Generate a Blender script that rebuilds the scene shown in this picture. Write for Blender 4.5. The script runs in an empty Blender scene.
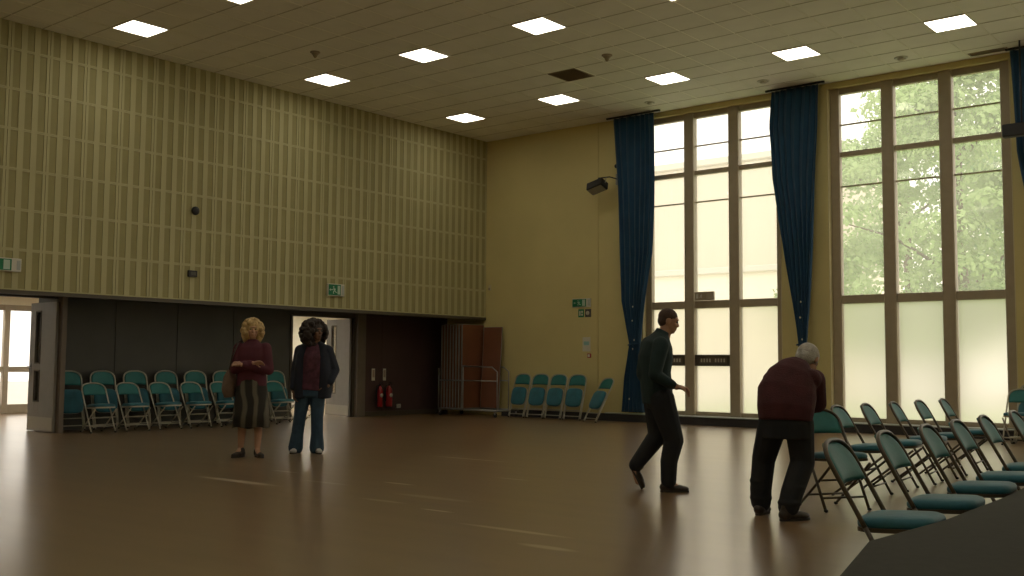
import bpy, math, random
from mathutils import Vector, Matrix, noise
random.seed(7)
R = math.radians
PI = math.pi
S = bpy.context.scene
C = S.collection

# ------------------------------------------------------------------ camera
cam_d = bpy.data.cameras.new('camera'); cam = bpy.data.objects.new('camera', cam_d); C.objects.link(cam)
cam_d.sensor_width = 36; cam_d.lens = 36.81; cam_d.clip_end = 400
Fv = Vector((-0.63741137, 0.7671058, 0.07249445)); Rv = Vector((0.76944091, 0.63867825, 0.00712596)); Uv = Vector((0.04083426, -0.06032236, 0.99734336))
cam.matrix_world = Matrix(((Rv.x, Uv.x, -Fv.x, 0), (Rv.y, Uv.y, -Fv.y, 0), (Rv.z, Uv.z, -Fv.z, 1.15), (0, 0, 0, 1)))
S.camera = cam
CAMYAW = R(39.724)      # horizontal heading of the view, used to face people

# ------------------------------------------------------------------ world, exposure
S.view_settings.view_transform = 'Standard'; S.view_settings.look = 'None'
S.view_settings.gamma = 1.0; S.view_settings.use_curve_mapping = False
S.view_settings.exposure = 0.14
S.cycles.use_denoising = True
S.cycles.max_bounces = 10; S.cycles.diffuse_bounces = 6; S.cycles.transparent_max_bounces = 24
S.cycles.transmission_bounces = 8; S.cycles.sample_clamp_indirect = 4.0
W = bpy.data.worlds.new('overcast_sky'); S.world = W; W.use_nodes = True
wn = W.node_tree.nodes; wl = W.node_tree.links; wn.clear()
wo = wn.new('ShaderNodeOutputWorld'); wb = wn.new('ShaderNodeBackground')
wt = wn.new('ShaderNodeTexCoord'); wno = wn.new('ShaderNodeTexNoise'); wr = wn.new('ShaderNodeValToRGB')
wno.inputs['Scale'].default_value = 2.2; wno.inputs['Detail'].default_value = 4
wr.color_ramp.elements[0].position = .35; wr.color_ramp.elements[0].color = (.93, .86, .77, 1)
wr.color_ramp.elements[1].position = .7; wr.color_ramp.elements[1].color = (.99, .94, .88, 1)
wl.new(wt.outputs['Generated'], wno.inputs['Vector']); wl.new(wno.outputs['Fac'], wr.inputs[0])
wl.new(wr.outputs[0], wb.inputs[0]); wl.new(wb.outputs[0], wo.inputs[0]); wb.inputs[1].default_value = 2.7

LAMP_E = 7.5            # emission of the ceiling light diffusers

# ------------------------------------------------------------------ materials
def mat(name, col, rough=.6, metal=0., var=0., scale=8., bump=0., bscale=40., spec=.5, sheen=0., coat=0.):
    m = bpy.data.materials.new(name); m.use_nodes = True
    nt = m.node_tree; b = nt.nodes['Principled BSDF']
    b.inputs['Base Color'].default_value = (*col, 1); b.inputs['Roughness'].default_value = rough
    b.inputs['Metallic'].default_value = metal; b.inputs['Specular IOR Level'].default_value = spec
    b.inputs['Sheen Weight'].default_value = sheen; b.inputs['Coat Weight'].default_value = coat
    tc = nt.nodes.new('ShaderNodeTexCoord')
    if var:
        n = nt.nodes.new('ShaderNodeTexNoise'); n.inputs['Scale'].default_value = scale; n.inputs['Detail'].default_value = 4
        r = nt.nodes.new('ShaderNodeValToRGB')
        r.color_ramp.elements[0].position = .3; r.color_ramp.elements[1].position = .7
        r.color_ramp.elements[0].color = (*[c * (1 - var) for c in col], 1)
        r.color_ramp.elements[1].color = (*[min(1, c * (1 + var)) for c in col], 1)
        nt.links.new(tc.outputs['Object'], n.inputs['Vector']); nt.links.new(n.outputs['Fac'], r.inputs[0])
        nt.links.new(r.outputs[0], b.inputs['Base Color'])
    if bump:
        n2 = nt.nodes.new('ShaderNodeTexNoise'); n2.inputs['Scale'].default_value = bscale
        bp = nt.nodes.new('ShaderNodeBump'); bp.inputs['Strength'].default_value = bump; bp.inputs['Distance'].default_value = .01
        nt.links.new(tc.outputs['Object'], n2.inputs['Vector']); nt.links.new(n2.outputs['Fac'], bp.inputs['Height'])
        nt.links.new(bp.outputs[0], b.inputs['Normal'])
    return m

def emis(name, col, s):
    m = bpy.data.materials.new(name); m.use_nodes = True; nt = m.node_tree; nt.nodes.clear()
    e = nt.nodes.new('ShaderNodeEmission'); o = nt.nodes.new('ShaderNodeOutputMaterial')
    n = nt.nodes.new('ShaderNodeTexNoise'); n.inputs['Scale'].default_value = 1.5
    r = nt.nodes.new('ShaderNodeValToRGB')
    r.color_ramp.elements[0].color = (*[c * .97 for c in col], 1); r.color_ramp.elements[1].color = (*col, 1)
    nt.links.new(n.outputs['Fac'], r.inputs[0]); nt.links.new(r.outputs[0], e.inputs[0])
    e.inputs[1].default_value = s; nt.links.new(e.outputs[0], o.inputs[0]); return m

def glass_mat(name, haze, hazecol=(.95, .92, .86), tint=(.76, .75, .71)):
    m = bpy.data.materials.new(name); m.use_nodes = True; nt = m.node_tree; nt.nodes.clear()
    o = nt.nodes.new('ShaderNodeOutputMaterial')
    t = nt.nodes.new('ShaderNodeBsdfTransparent'); t.inputs[0].default_value = (*tint, 1)
    g = nt.nodes.new('ShaderNodeBsdfGlossy'); g.inputs['Roughness'].default_value = .05
    tr = nt.nodes.new('ShaderNodeBsdfTranslucent'); tr.inputs[0].default_value = (*hazecol, 1)
    n = nt.nodes.new('ShaderNodeTexNoise'); n.inputs['Scale'].default_value = 3
    mr = nt.nodes.new('ShaderNodeMapRange'); mr.inputs['To Min'].default_value = haze * .85; mr.inputs['To Max'].default_value = haze * 1.15
    m1 = nt.nodes.new('ShaderNodeMixShader'); m2 = nt.nodes.new('ShaderNodeMixShader')
    nt.links.new(n.outputs['Fac'], mr.inputs[0]); nt.links.new(mr.outputs[0], m1.inputs[0])
    nt.links.new(t.outputs[0], m1.inputs[1]); nt.links.new(tr.outputs[0], m1.inputs[2])
    m2.inputs[0].default_value = .04
    nt.links.new(m1.outputs[0], m2.inputs[1]); nt.links.new(g.outputs[0], m2.inputs[2]); nt.links.new(m2.outputs[0], o.inputs[0])
    return m

def frosted_mat(name):
    m = bpy.data.materials.new(name); m.use_nodes = True; nt = m.node_tree; nt.nodes.clear()
    o = nt.nodes.new('ShaderNodeOutputMaterial')
    rf = nt.nodes.new('ShaderNodeBsdfRefraction'); rf.inputs['Roughness'].default_value = .65; rf.inputs['IOR'].default_value = 1.12
    rf.inputs['Color'].default_value = (.62, .595, .53, 1)
    tr = nt.nodes.new('ShaderNodeBsdfTranslucent'); tr.inputs[0].default_value = (.62, .59, .52, 1)
    n = nt.nodes.new('ShaderNodeTexNoise'); n.inputs['Scale'].default_value = 1.2
    mr = nt.nodes.new('ShaderNodeMapRange'); mr.inputs['To Min'].default_value = .42; mr.inputs['To Max'].default_value = .52
    m1 = nt.nodes.new('ShaderNodeMixShader')
    nt.links.new(n.outputs['Fac'], mr.inputs[0]); nt.links.new(mr.outputs[0], m1.inputs[0])
    nt.links.new(rf.outputs[0], m1.inputs[1]); nt.links.new(tr.outputs[0], m1.inputs[2]); nt.links.new(m1.outputs[0], o.inputs[0])
    return m

def floor_mat():
    m = mat('streaked_brown_floor', (.225, .14, .066), .3, var=.1, scale=.35)
    nt = m.node_tree; b = nt.nodes['Principled BSDF']; tc = [n for n in nt.nodes if n.type == 'TEX_COORD'][0]
    base = b.inputs['Base Color'].links[0].from_socket
    # plank grain running away along the hall
    mp = nt.nodes.new('ShaderNodeMapping'); mp.inputs['Scale'].default_value = (.8, 9, 1)
    n = nt.nodes.new('ShaderNodeTexNoise'); n.inputs['Scale'].default_value = .5; n.inputs['Detail'].default_value = 1
    r = nt.nodes.new('ShaderNodeValToRGB'); r.color_ramp.elements[0].position = .3; r.color_ramp.elements[1].position = .75
    r.color_ramp.elements[0].color = (.92, .92, .92, 1); r.color_ramp.elements[1].color = (1.06, 1.06, 1.06, 1)
    mx = nt.nodes.new('ShaderNodeMix'); mx.data_type = 'RGBA'; mx.blend_type = 'MULTIPLY'; mx.inputs[0].default_value = 1
    nt.links.new(tc.outputs['Object'], mp.inputs[0]); nt.links.new(mp.outputs[0], n.inputs['Vector']); nt.links.new(n.outputs['Fac'], r.inputs[0])
    nt.links.new(base, mx.inputs[6]); nt.links.new(r.outputs[0], mx.inputs[7])
    cur = mx.outputs[2]
    # soft pale streaks mixed into the floor colour
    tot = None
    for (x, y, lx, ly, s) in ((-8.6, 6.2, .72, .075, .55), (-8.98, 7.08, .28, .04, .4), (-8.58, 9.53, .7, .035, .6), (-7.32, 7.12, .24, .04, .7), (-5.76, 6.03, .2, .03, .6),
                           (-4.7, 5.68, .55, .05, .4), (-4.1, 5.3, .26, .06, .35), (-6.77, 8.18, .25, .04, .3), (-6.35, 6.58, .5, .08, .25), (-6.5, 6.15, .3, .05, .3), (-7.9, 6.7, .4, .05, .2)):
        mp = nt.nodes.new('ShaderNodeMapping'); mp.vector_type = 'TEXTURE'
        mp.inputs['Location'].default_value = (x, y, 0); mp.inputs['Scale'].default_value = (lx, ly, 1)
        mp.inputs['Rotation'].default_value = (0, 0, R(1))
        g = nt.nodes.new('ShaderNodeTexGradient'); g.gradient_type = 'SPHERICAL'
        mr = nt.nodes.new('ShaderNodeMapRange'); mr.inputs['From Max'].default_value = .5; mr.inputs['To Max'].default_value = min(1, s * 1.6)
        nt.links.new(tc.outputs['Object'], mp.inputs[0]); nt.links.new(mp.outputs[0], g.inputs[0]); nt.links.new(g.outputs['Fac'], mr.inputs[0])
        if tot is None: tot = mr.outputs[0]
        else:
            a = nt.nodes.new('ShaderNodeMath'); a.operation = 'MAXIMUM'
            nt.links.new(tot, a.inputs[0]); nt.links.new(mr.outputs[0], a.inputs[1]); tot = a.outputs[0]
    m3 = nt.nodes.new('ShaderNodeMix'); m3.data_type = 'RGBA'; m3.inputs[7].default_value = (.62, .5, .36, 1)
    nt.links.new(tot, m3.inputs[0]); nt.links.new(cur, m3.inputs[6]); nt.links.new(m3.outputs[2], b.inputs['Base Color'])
    n3 = nt.nodes.new('ShaderNodeTexNoise'); n3.inputs['Scale'].default_value = .35; n3.inputs['Detail'].default_value = 1
    mr = nt.nodes.new('ShaderNodeMapRange'); mr.inputs['To Min'].default_value = .26; mr.inputs['To Max'].default_value = .34
    nt.links.new(tc.outputs['Object'], n3.inputs['Vector']); nt.links.new(n3.outputs['Fac'], mr.inputs[0]); nt.links.new(mr.outputs[0], b.inputs['Roughness'])
    b.inputs['Specular IOR Level'].default_value = .7; b.inputs['Coat Weight'].default_value = .6; b.inputs['Coat IOR'].default_value = 1.55; b.inputs['Coat Roughness'].default_value = .22
    return m

M = dict(
    floor=floor_mat(),
    ceiling=mat('ceiling_tile', (.80, .78, .70), .85, var=.04, scale=2, bump=.15, bscale=120),
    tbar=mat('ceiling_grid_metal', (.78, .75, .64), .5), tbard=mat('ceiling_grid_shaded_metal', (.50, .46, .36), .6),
    wall=mat('mustard_paint', (.63, .54, .25), .7, var=.05, scale=.8),
    rib=mat('acoustic_rib', (.49, .455, .25), .75, var=.04, scale=1.2),
    slot=mat('acoustic_slot', (.345, .31, .145), .85, var=.05, scale=3),
    charcoal=mat('charcoal_panel', (.075, .073, .066), .55, var=.1, scale=1.5),
    maroonp=mat('dark_maroon_panel', (.08, .045, .042), .55, var=.1, scale=1.5),
    post=mat('taupe_post', (.16, .13, .10), .6, var=.05),
    lobby=mat('lobby_cream', (.82, .78, .64), .8, var=.03),
    frame=mat('bronze_window_frame', (.36, .30, .21), .5, var=.05),
    framed=mat('dark_bronze', (.075, .06, .04), .45, var=.05),
    cream=mat('cream_reveal', (.62, .55, .33), .7, var=.03),
    plinth=mat('dark_plinth', (.03, .028, .03), .6, var=.1),
    ledge=mat('pale_ledge', (.42, .46, .45), .35, var=.05),
    glass=glass_mat('glare_haze_glass', .19), frosted=frosted_mat('frosted_glass'),  # clear panes: translucent haze mixed in to imitate window glare
    curtain=mat('deep_blue_velvet', (.005, .048, .11), .85, var=.15, scale=3, sheen=.15),
    light=emis('light_diffuser', (1, .93, .76), LAMP_E),
    white=mat('white_plastic', (.62, .6, .52), .45, var=.03),
    black=mat('black_metal', (.012, .012, .014), .4, var=.1),
    greymetal=mat('grey_steel', (.33, .33, .33), .35, metal=.8, var=.05),
    teal=mat('teal_vinyl', (.016, .16, .16), .58, var=.12, scale=6, bump=.1),
    tealc=mat('teal_cushion', (.012, .13, .18), .6, var=.18, scale=9, bump=.2, bscale=30, sheen=.2),
    chrome=mat('pale_painted_tube', (.42, .40, .33), .35, metal=.3, var=.05),
    backlit_tube=mat('backlit_dark_tube', (.085, .07, .05), .38, metal=.3, var=.08),  # darker twin of the pale tube, backlit silhouette put into its colour
    board=mat('brown_board', (.17, .06, .028), .5, var=.1, scale=3),
    boardedge=mat('board_edge', (.26, .25, .23), .5),
    leafg=None, stage=mat('stage_carpet', (.036, .036, .029), .95, var=.1, scale=30),
    stageside=mat('stage_side', (.03, .028, .024), .7, var=.1),
    red=mat('red_enamel', (.35, .015, .02), .3), green=mat('sign_green', (.0, .17, .07), .5), rubber=mat('rubber', (.02, .02, .02), .8),
    doorg=mat('grey_door', (.25, .24, .22), .5, var=.04), kick=mat('kick_plate', (.38, .36, .32), .35, metal=.6),
    grass=mat('lawn', (.30, .46, .12), .9, var=.15, scale=2), bark=mat('bark', (.12, .09, .06), .9, var=.2),
    render=mat('pale_render', (.66, .61, .50), .8, var=.03, scale=.3),
)

# ------------------------------------------------------------------ mesh helpers
class MB:
    def __init__(s): s.v = []; s.f = []; s.mi = []; s.sm = []
    def add(s, vs, fs, mi=0, sm=False, mtx=None):
        o = len(s.v)
        s.v += [tuple(mtx @ Vector(v)) if mtx else tuple(v) for v in vs]
        s.f += [tuple(o + i for i in f) for f in fs]; s.mi += [mi] * len(fs); s.sm += [sm] * len(fs)
        return s
    def box(s, x0, x1, y0, y1, z0, z1, mi=0, mtx=None):
        vs = [(x, y, z) for z in (z0, z1) for y in (y0, y1) for x in (x0, x1)]
        return s.add(vs, [(0, 2, 3, 1), (4, 5, 7, 6), (0, 1, 5, 4), (2, 6, 7, 3), (0, 4, 6, 2), (1, 3, 7, 5)], mi, False, mtx)
    def bbox(s, x0, x1, y0, y1, z0, z1, b=.005, mi=0, mtx=None):   # box with chamfered edges
        import itertools
        b = min(b, (x1 - x0) * .45, (y1 - y0) * .45, (z1 - z0) * .45)
        X, Y, Z = (x0, x1), (y0, y1), (z0, z1); vs = []; idx = {}
        for i in (0, 1):
            for j in (0, 1):
                for k in (0, 1):
                    sx, sy, sz = (b if i == 0 else -b), (b if j == 0 else -b), (b if k == 0 else -b)
                    idx[i, j, k, 0] = len(vs); vs.append((X[i], Y[j] + sy, Z[k] + sz))
                    idx[i, j, k, 1] = len(vs); vs.append((X[i] + sx, Y[j], Z[k] + sz))
                    idx[i, j, k, 2] = len(vs); vs.append((X[i] + sx, Y[j] + sy, Z[k]))
        fs = []
        for i in (0, 1): fs.append(tuple(idx[i, j, k, 0] for j, k in ((0, 0), (1, 0), (1, 1), (0, 1))))
        for j in (0, 1): fs.append(tuple(idx[i, j, k, 1] for i, k in ((0, 0), (1, 0), (1, 1), (0, 1))))
        for k in (0, 1): fs.append(tuple(idx[i, j, k, 2] for i, j in ((0, 0), (1, 0), (1, 1), (0, 1))))
        for j in (0, 1):
            for k in (0, 1): fs.append((idx[0, j, k, 1], idx[1, j, k, 1], idx[1, j, k, 2], idx[0, j, k, 2]))
        for i in (0, 1):
            for k in (0, 1): fs.append((idx[i, 0, k, 0], idx[i, 1, k, 0], idx[i, 1, k, 2], idx[i, 0, k, 2]))
        for i in (0, 1):
            for j in (0, 1): fs.append((idx[i, j, 0, 0], idx[i, j, 1, 0], idx[i, j, 1, 1], idx[i, j, 0, 1]))
        for i in (0, 1):
            for j in (0, 1):
                for k in (0, 1): fs.append((idx[i, j, k, 0], idx[i, j, k, 1], idx[i, j, k, 2]))
        cx = Vector(((x0 + x1) / 2, (y0 + y1) / 2, (z0 + z1) / 2)); out = []
        for f in fs:
            p = [Vector(vs[i]) for i in f]; n = (p[1] - p[0]).cross(p[2] - p[1]); c = sum(p, Vector()) / len(p)
            out.append(f if n.dot(c - cx) > 0 else tuple(reversed(f)))
        return s.add(vs, out, mi, False, mtx)
    def tube(s, pts, r, n=8, mi=0, closed=False, cap=True, mtx=None):
        P = [Vector(p) for p in pts]; rs = r if isinstance(r, (list, tuple)) else [r] * len(P)
        L = len(P); vs = []; up = None
        for i in range(L):
            a = P[(i - 1) % L] if (i > 0 or closed) else P[i]; b = P[(i + 1) % L] if (i < L - 1 or closed) else P[i]
            t = (b - a).normalized()
            if up is None: up = Vector((0, 0, 1)) if abs(t.z) < .9 else Vector((1, 0, 0))
            x = up.cross(t)
            if x.length < 1e-4: x = Vector((1, 0, 0)).cross(t)
            x.normalize(); y = t.cross(x); up = y
            for k in range(n):
                a2 = 2 * PI * k / n; vs.append(P[i] + (x * math.cos(a2) + y * math.sin(a2)) * rs[i])
        fs = []
        for i in range(L if closed else L - 1):
            for k in range(n):
                j = (i + 1) % L; fs.append((i * n + k, i * n + (k + 1) % n, j * n + (k + 1) % n, j * n + k))
        if cap and not closed: fs.append(tuple(range(n - 1, -1, -1))); fs.append(tuple((L - 1) * n + k for k in range(n)))
        return s.add(vs, fs, mi, True, mtx)
    def lathe(s, prof, n=16, c=(0, 0, 0), mi=0, mtx=None, sx=1, sy=1):
        vs = []; fs = []
        for (r, z) in prof:
            for k in range(n): a = 2 * PI * k / n; vs.append((c[0] + r * sx * math.cos(a), c[1] + r * sy * math.sin(a), c[2] + z))
        for i in range(len(prof) - 1):
            for k in range(n): fs.append((i * n + k, i * n + (k + 1) % n, (i + 1) * n + (k + 1) % n, (i + 1) * n + k))
        fs.append(tuple(range(n - 1, -1, -1))); fs.append(tuple((len(prof) - 1) * n + k for k in range(n)))
        return s.add(vs, fs, mi, True, mtx)
    def ell(s, c, r, mi=0, mtx=None, nu=16, nv=10, rot=None):
        vs = []; fs = []
        for i in range(nv + 1):
            th = PI * i / nv
            for k in range(nu):
                a = 2 * PI * k / nu; v = Vector((r[0] * math.sin(th) * math.cos(a), r[1] * math.sin(th) * math.sin(a), -r[2] * math.cos(th)))
                if rot: v = rot @ v
                vs.append(Vector(c) + v)
        for i in range(nv):
            for k in range(nu): fs.append((i * nu + k, i * nu + (k + 1) % nu, (i + 1) * nu + (k + 1) % nu, (i + 1) * nu + k))
        return s.add(vs, fs, mi, True, mtx)
    def slab(s, outline, y0, y1, mi=0, mtx=None):      # outline in x,z extruded along y
        n = len(outline); vs = [(x, y0, z) for x, z in outline] + [(x, y1, z) for x, z in outline]
        fs = [tuple(range(n)), tuple(range(2 * n - 1, n - 1, -1))] + [(i, n + i, n + (i + 1) % n, (i + 1) % n) for i in range(n)]
        return s.add(vs, fs, mi, False, mtx)
    def build(s, name, mats, parent=None, loc=None, rot=None, bevel=0, bseg=2, subsurf=0):
        me = bpy.data.meshes.new(name); me.from_pydata(s.v, [], s.f)
        for m in (mats if isinstance(mats, (list, tuple)) else [mats]): me.materials.append(m)
        me.polygons.foreach_set('material_index', s.mi); me.polygons.foreach_set('use_smooth', s.sm); me.update()
        o = bpy.data.objects.new(name, me); C.objects.link(o)
        if parent: o.parent = parent
        if loc: o.location = loc
        if rot: o.rotation_euler = rot
        if bevel:
            b = o.modifiers.new('bevel', 'BEVEL'); b.width = bevel; b.segments = bseg; b.limit_method = 'ANGLE'
        if subsurf:
            b = o.modifiers.new('subsurf', 'SUBSURF'); b.levels = b.render_levels = subsurf
        return o

def tag(o, label=None, cat=None, group=None, kind=None):
    if label: o['label'] = label
    if cat: o['category'] = cat
    if group: o['group'] = group
    if kind: o['kind'] = kind
    return o
def empty(name, loc=(0, 0, 0), rz=0, label=None, cat=None, group=None):
    o = bpy.data.objects.new(name, None); C.objects.link(o); o.location = loc; o.rotation_euler = (0, 0, rz)
    o.empty_display_size = .1
    return tag(o, label, cat, group)
def copy_tree(o, parent=None):
    c = o.copy(); C.objects.link(c); c.parent = parent
    for ch in [x for x in KIDS.get(o.name, [])]: copy_tree(ch, c)
    return c
KIDS = {}
def index_kids(root):
    for x in C.objects:
        if x.parent: KIDS.setdefault(x.parent.name, [])
    for x in C.objects:
        if x.parent and x not in KIDS[x.parent.name]: KIDS[x.parent.name].append(x)
def struct(o): o['kind'] = 'structure'; return o

XL, XR, YB, YN, ZC, ZB = -15.8, 3.5, 18.08, -5.0, 6.29, 2.21   # room: left wall, right wall, back wall, near wall, ceiling, foot of the acoustic wall
XRC = -17.0   # back of the recess under the acoustic wall

# ------------------------------------------------------------------ floor, ceiling, walls
struct(MB().box(-24, XR + .2, YN - .2, YB + .5, -.15, 0).build('floor', M['floor']))
c = MB(); c.box(XL - .1, XR + .2, YN - .2, YB + .4, ZC, ZC + .15)
ceil = struct(c.build('ceiling', M['ceiling']))
TX, TY = .612, .622
gx0, gy0 = -14.57 - TX / 2, 15.97 - TY / 2
g = MB()
k = -3
x = gx0 - 2 * TX
while x < XR:
    if x > XL: g.box(x - .009, x + .009, YN, YB, ZC - .006, ZC + .01)
    x += TX
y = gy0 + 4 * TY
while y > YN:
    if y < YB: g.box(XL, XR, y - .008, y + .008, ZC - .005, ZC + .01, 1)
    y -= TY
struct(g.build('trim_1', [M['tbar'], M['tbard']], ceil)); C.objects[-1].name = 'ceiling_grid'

# acoustic wall: recessed slots between ribs and cross bands
w = MB(); w.box(XL - .25, XL - .012, YN, YB + .3, ZB, ZC, 1)
PH = .61
y = YB; i = 0
while y > YN:
    for j in range(3):
        yy = y - j * PH / 3
        a = .047
        if j == 0:
            w.box(XL - .014, XL, yy - a, yy - .004, ZB, ZC, 0); w.box(XL - .014, XL, yy + .004, yy + a, ZB, ZC, 0)
        else: w.box(XL - .014, XL, yy - a, yy + a, ZB, ZC, 0)
    y -= PH
z = ZB
while z < ZC:
    w.box(XL - .014, XL + .001, YN, YB, z + .001 if z > ZB else z, min(z + .022, ZC), 0)
    if z > ZB: w.box(XL - .014, XL + .001, YN, YB, z - .022, z - .001, 0)
    z += PH
struct(w.build('wall_left', [M['rib'], M['slot']]))

# recess under it: back of recess, soffit, ends
JY0, JY1 = 8.28, 8.44
D1Y0, D1Y1 = 6.2, 8.28           # doorway near the left edge
D2Y0, D2Y1 = 13.5, 15.12         # doorway in the recess
r = MB()
r.box(XRC - .15, XRC, 8.38, D2Y0, 0, ZB, 0)
for yy in (9.66, 10.88, 12.1): r.box(XRC, XRC + .012, yy - .02, yy + .02, .08, ZB, 0)
r.box(XRC - .15, XRC, D2Y0, D2Y1, 2.13, ZB, 0)
r.box(XRC - .15, XRC, D2Y1, YB, 0, ZB, 1)
r2 = MB(); r2.box(-16.55, -16.4, YN, D1Y0, 0, ZB, 0); r2.box(-16.55, -16.4, D1Y0, D1Y1, 2.15, ZB, 0)
r2.box(XRC - .15, -16.4, JY0 + .06, 8.40, 0, ZB, 0)
r2.box(XRC - .15, XL - .2, YN, YB, ZB, ZB + .12, 0); struct(r2.build('wall_soffit', [M['charcoal']]))
for yy in (16.0, 17.2): r.box(XRC, XRC + .01, yy - .015, yy + .015, 0, ZB, 1)
struct(r.build('wall_recess', [M['charcoal'], M['maroonp']]))
struct(MB().box(-16.42, -16.26, 8.30, 8.385, 0, ZB).build('trim_1', M['post'], bevel=.01))
struct(MB().box(XRC, XRC + .1, D2Y1 + .06, D2Y1 + .3, 0, ZB).build('trim_2', M['post'], bevel=.01))
struct(MB().box(XL - .04, XL + .012, YN, YB, ZB - .06, ZB).build('trim_3', M['framed']))
struct(MB().box(XRC, XRC + .03, D2Y1 + .3, YB, 0, .1).build('baseboard_recess', M['framed']))

# back wall with window openings
WIN = [(-11.55, -8.52), (-7.6, -4.5), (-3.65, -.6), (.3, 3.3)]
PANES = [(-11.40, .77, .215), (-7.42, .77, .215), (-3.5, .77, .215), (.42, .77, .215)]
b = MB(); edges = [XL - .25] + [e for p in WIN for e in p] + [XR + .2]
for i in range(0, len(edges), 2): b.box(edges[i], edges[i + 1], YB, YB + .4, 0, ZC)
for a0, a1 in WIN: b.box(a0, a1, YB, YB + .4, ZC - .1, ZC)
b.box(XRC - .2, XL - .25, YB, YB + .4, 0, ZB + .2)
struct(b.build('wall_back', M['wall']))
rv = MB()
for a0, a1 in WIN: rv.box(a0 - .002, a0 + .012, YB - .01, YB + .2, .17, ZC - .1); rv.box(a1 - .012, a1 + .002, YB - .01, YB + .2, .17, ZC - .1)
struct(rv.build('trim_4', M['cream']))
struct(MB().box(-15.2, XR, YB - .13, YB, 0, .15).build('baseboard_back', M['plinth']))
struct(MB().bbox(-12.4, XR, YB - .15, YB + .22, .15, .172, .006).build('trim_5', M['ledge']))
struct(MB().box(XR, XR + .2, YN, YB + .4, 0, ZC).build('wall_right', M['wall']))
struct(MB().box(XL - 1.4, XR + .2, YN - .2, YN, 0, ZC).build('wall_near', M['wall']))

def window(n, wi, dark, door):
    a0, a1 = WIN[wi]; px, pw, mw = PANES[wi]
    y0, y1 = YB + .12, YB + .22; fr = MB()
    fr.bbox(a0 + .012, px, y0 - .03, y1, .17, ZC - .1, .01)
    fr.bbox(px + 3 * pw + 2 * mw, a1 - .012, y0 - .03, y1, .17, ZC - .1, .01)
    for i in (1, 2): xm = px + i * pw + (i - 1) * mw; fr.bbox(xm, xm + mw, y0 - .05, y1 + .02, .17, ZC - .1, .012)
    xs = [px + i * (pw + mw) for i in range(3)]
    for x in xs:
        fr.box(x, x + pw, y0, y1, .17, .25); fr.box(x, x + pw, y0, y1, 6.08, ZC - .1)
        fr.bbox(x, x + pw, y0 - .02, y1, 2.27, 2.42, .008); fr.bbox(x, x + pw, y0, y1, 4.93, 5.02, .006)
        for zz in (5.52, 4.39): fr.box(x, x + pw, y0 + .03, y1 - .03, zz - .012, zz + .012)
    root = struct(fr.build('window_%d' % n, M['frame']))
    gl = MB(); fs = MB(); yg = YB + .175
    for x in xs:
        for z0, z1 in ((2.42, 4.93), (5.02, 6.08)): gl.add([(x, yg, z0), (x + pw, yg, z0), (x + pw, yg, z1), (x, yg, z1)], [(0, 1, 2, 3)])
        fs.add([(x, yg, .25), (x + pw, yg, .25), (x + pw, yg, 2.27), (x, yg, 2.27)], [(0, 1, 2, 3)])
    gl.build('window_glass', M['glass'], root); fs.build('frosted_glass', M['frosted'], root)
    if door:
        for x in xs[:2]:
            rb = MB(); rb.bbox(x, x + pw, y0 - .02, y1, 1.14, 1.19, .006); rb.bbox(x, x + pw, y0 - .02, y1, 1.31, 1.36, .006)
            rb.box(x, x + .07, y0 - .02, y1, 1.19, 1.31); rb.box(x + pw - .07, x + pw, y0 - .02, y1, 1.19, 1.31)
            rb.build('push_bar', M['framed'], root)
            pl = MB(); pl.bbox(x + .07, x + pw - .07, y0 + .02, y0 + .05, 1.19, 1.31, .004)
            pp = pl.build('bar_panel', M['post'], root)
            q = MB()
            for k in range(9):
                if k == 4: continue
                xx = x + .11 + k * .062; q.box(xx, xx + .03, y0 + .012, y0 + .022, 1.215, 1.285)
            q.build('bar_lettering', M['white'], root)
    return root
window(1, 0, True, True); window(2, 1, False, False); window(3, 2, False, False); window(4, 3, False, False)

# ------------------------------------------------------------------ lobby beyond the doors
l = MB()
l.box(-23.2, -23.0, 11.3, 20.5, 0, 2.7); l.box(-23.2, -23.0, 3, 8.6, 0, 2.7); l.box(-23.2, -23.0, 8.6, 11.3, 2.36, 2.7)
l.box(-23.2, XRC - .15, 20.3, 20.5, 0, 2.7); l.box(-23.2, XRC + .5, 2.8, 3, 0, 2.7)
struct(l.build('wall_lobby', M['lobby']))
struct(MB().box(-23.2, XL - .25, 2.8, 20.5, 2.6, 2.75).build('ceiling_lobby', M['lobby']))
struct(MB().box(-24, XRC, YB + .5, 20.6, -.15, 0).build('floor_lobby', M['floor']))
f = MB(); y = 8.6
for yy in (8.6, 9.55, 10.45, 11.18): f.bbox(-23.1, -22.98, yy, yy + .12, 0, 2.36, .01)
for z0, z1 in ((.0, .2), (.9, 1.02), (2.24, 2.36)): f.bbox(-23.09, -22.99, 8.6, 11.3, z0, z1, .006)
d = struct(f.build('door_3', M['frame']))
MB().add([(-23.04, 8.6, .2), (-23.04, 11.3, .2), (-23.04, 11.3, 2.24), (-23.04, 8.6, 2.24)], [(0, 1, 2, 3)]).build('door_glass', M['glass'], d)

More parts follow.
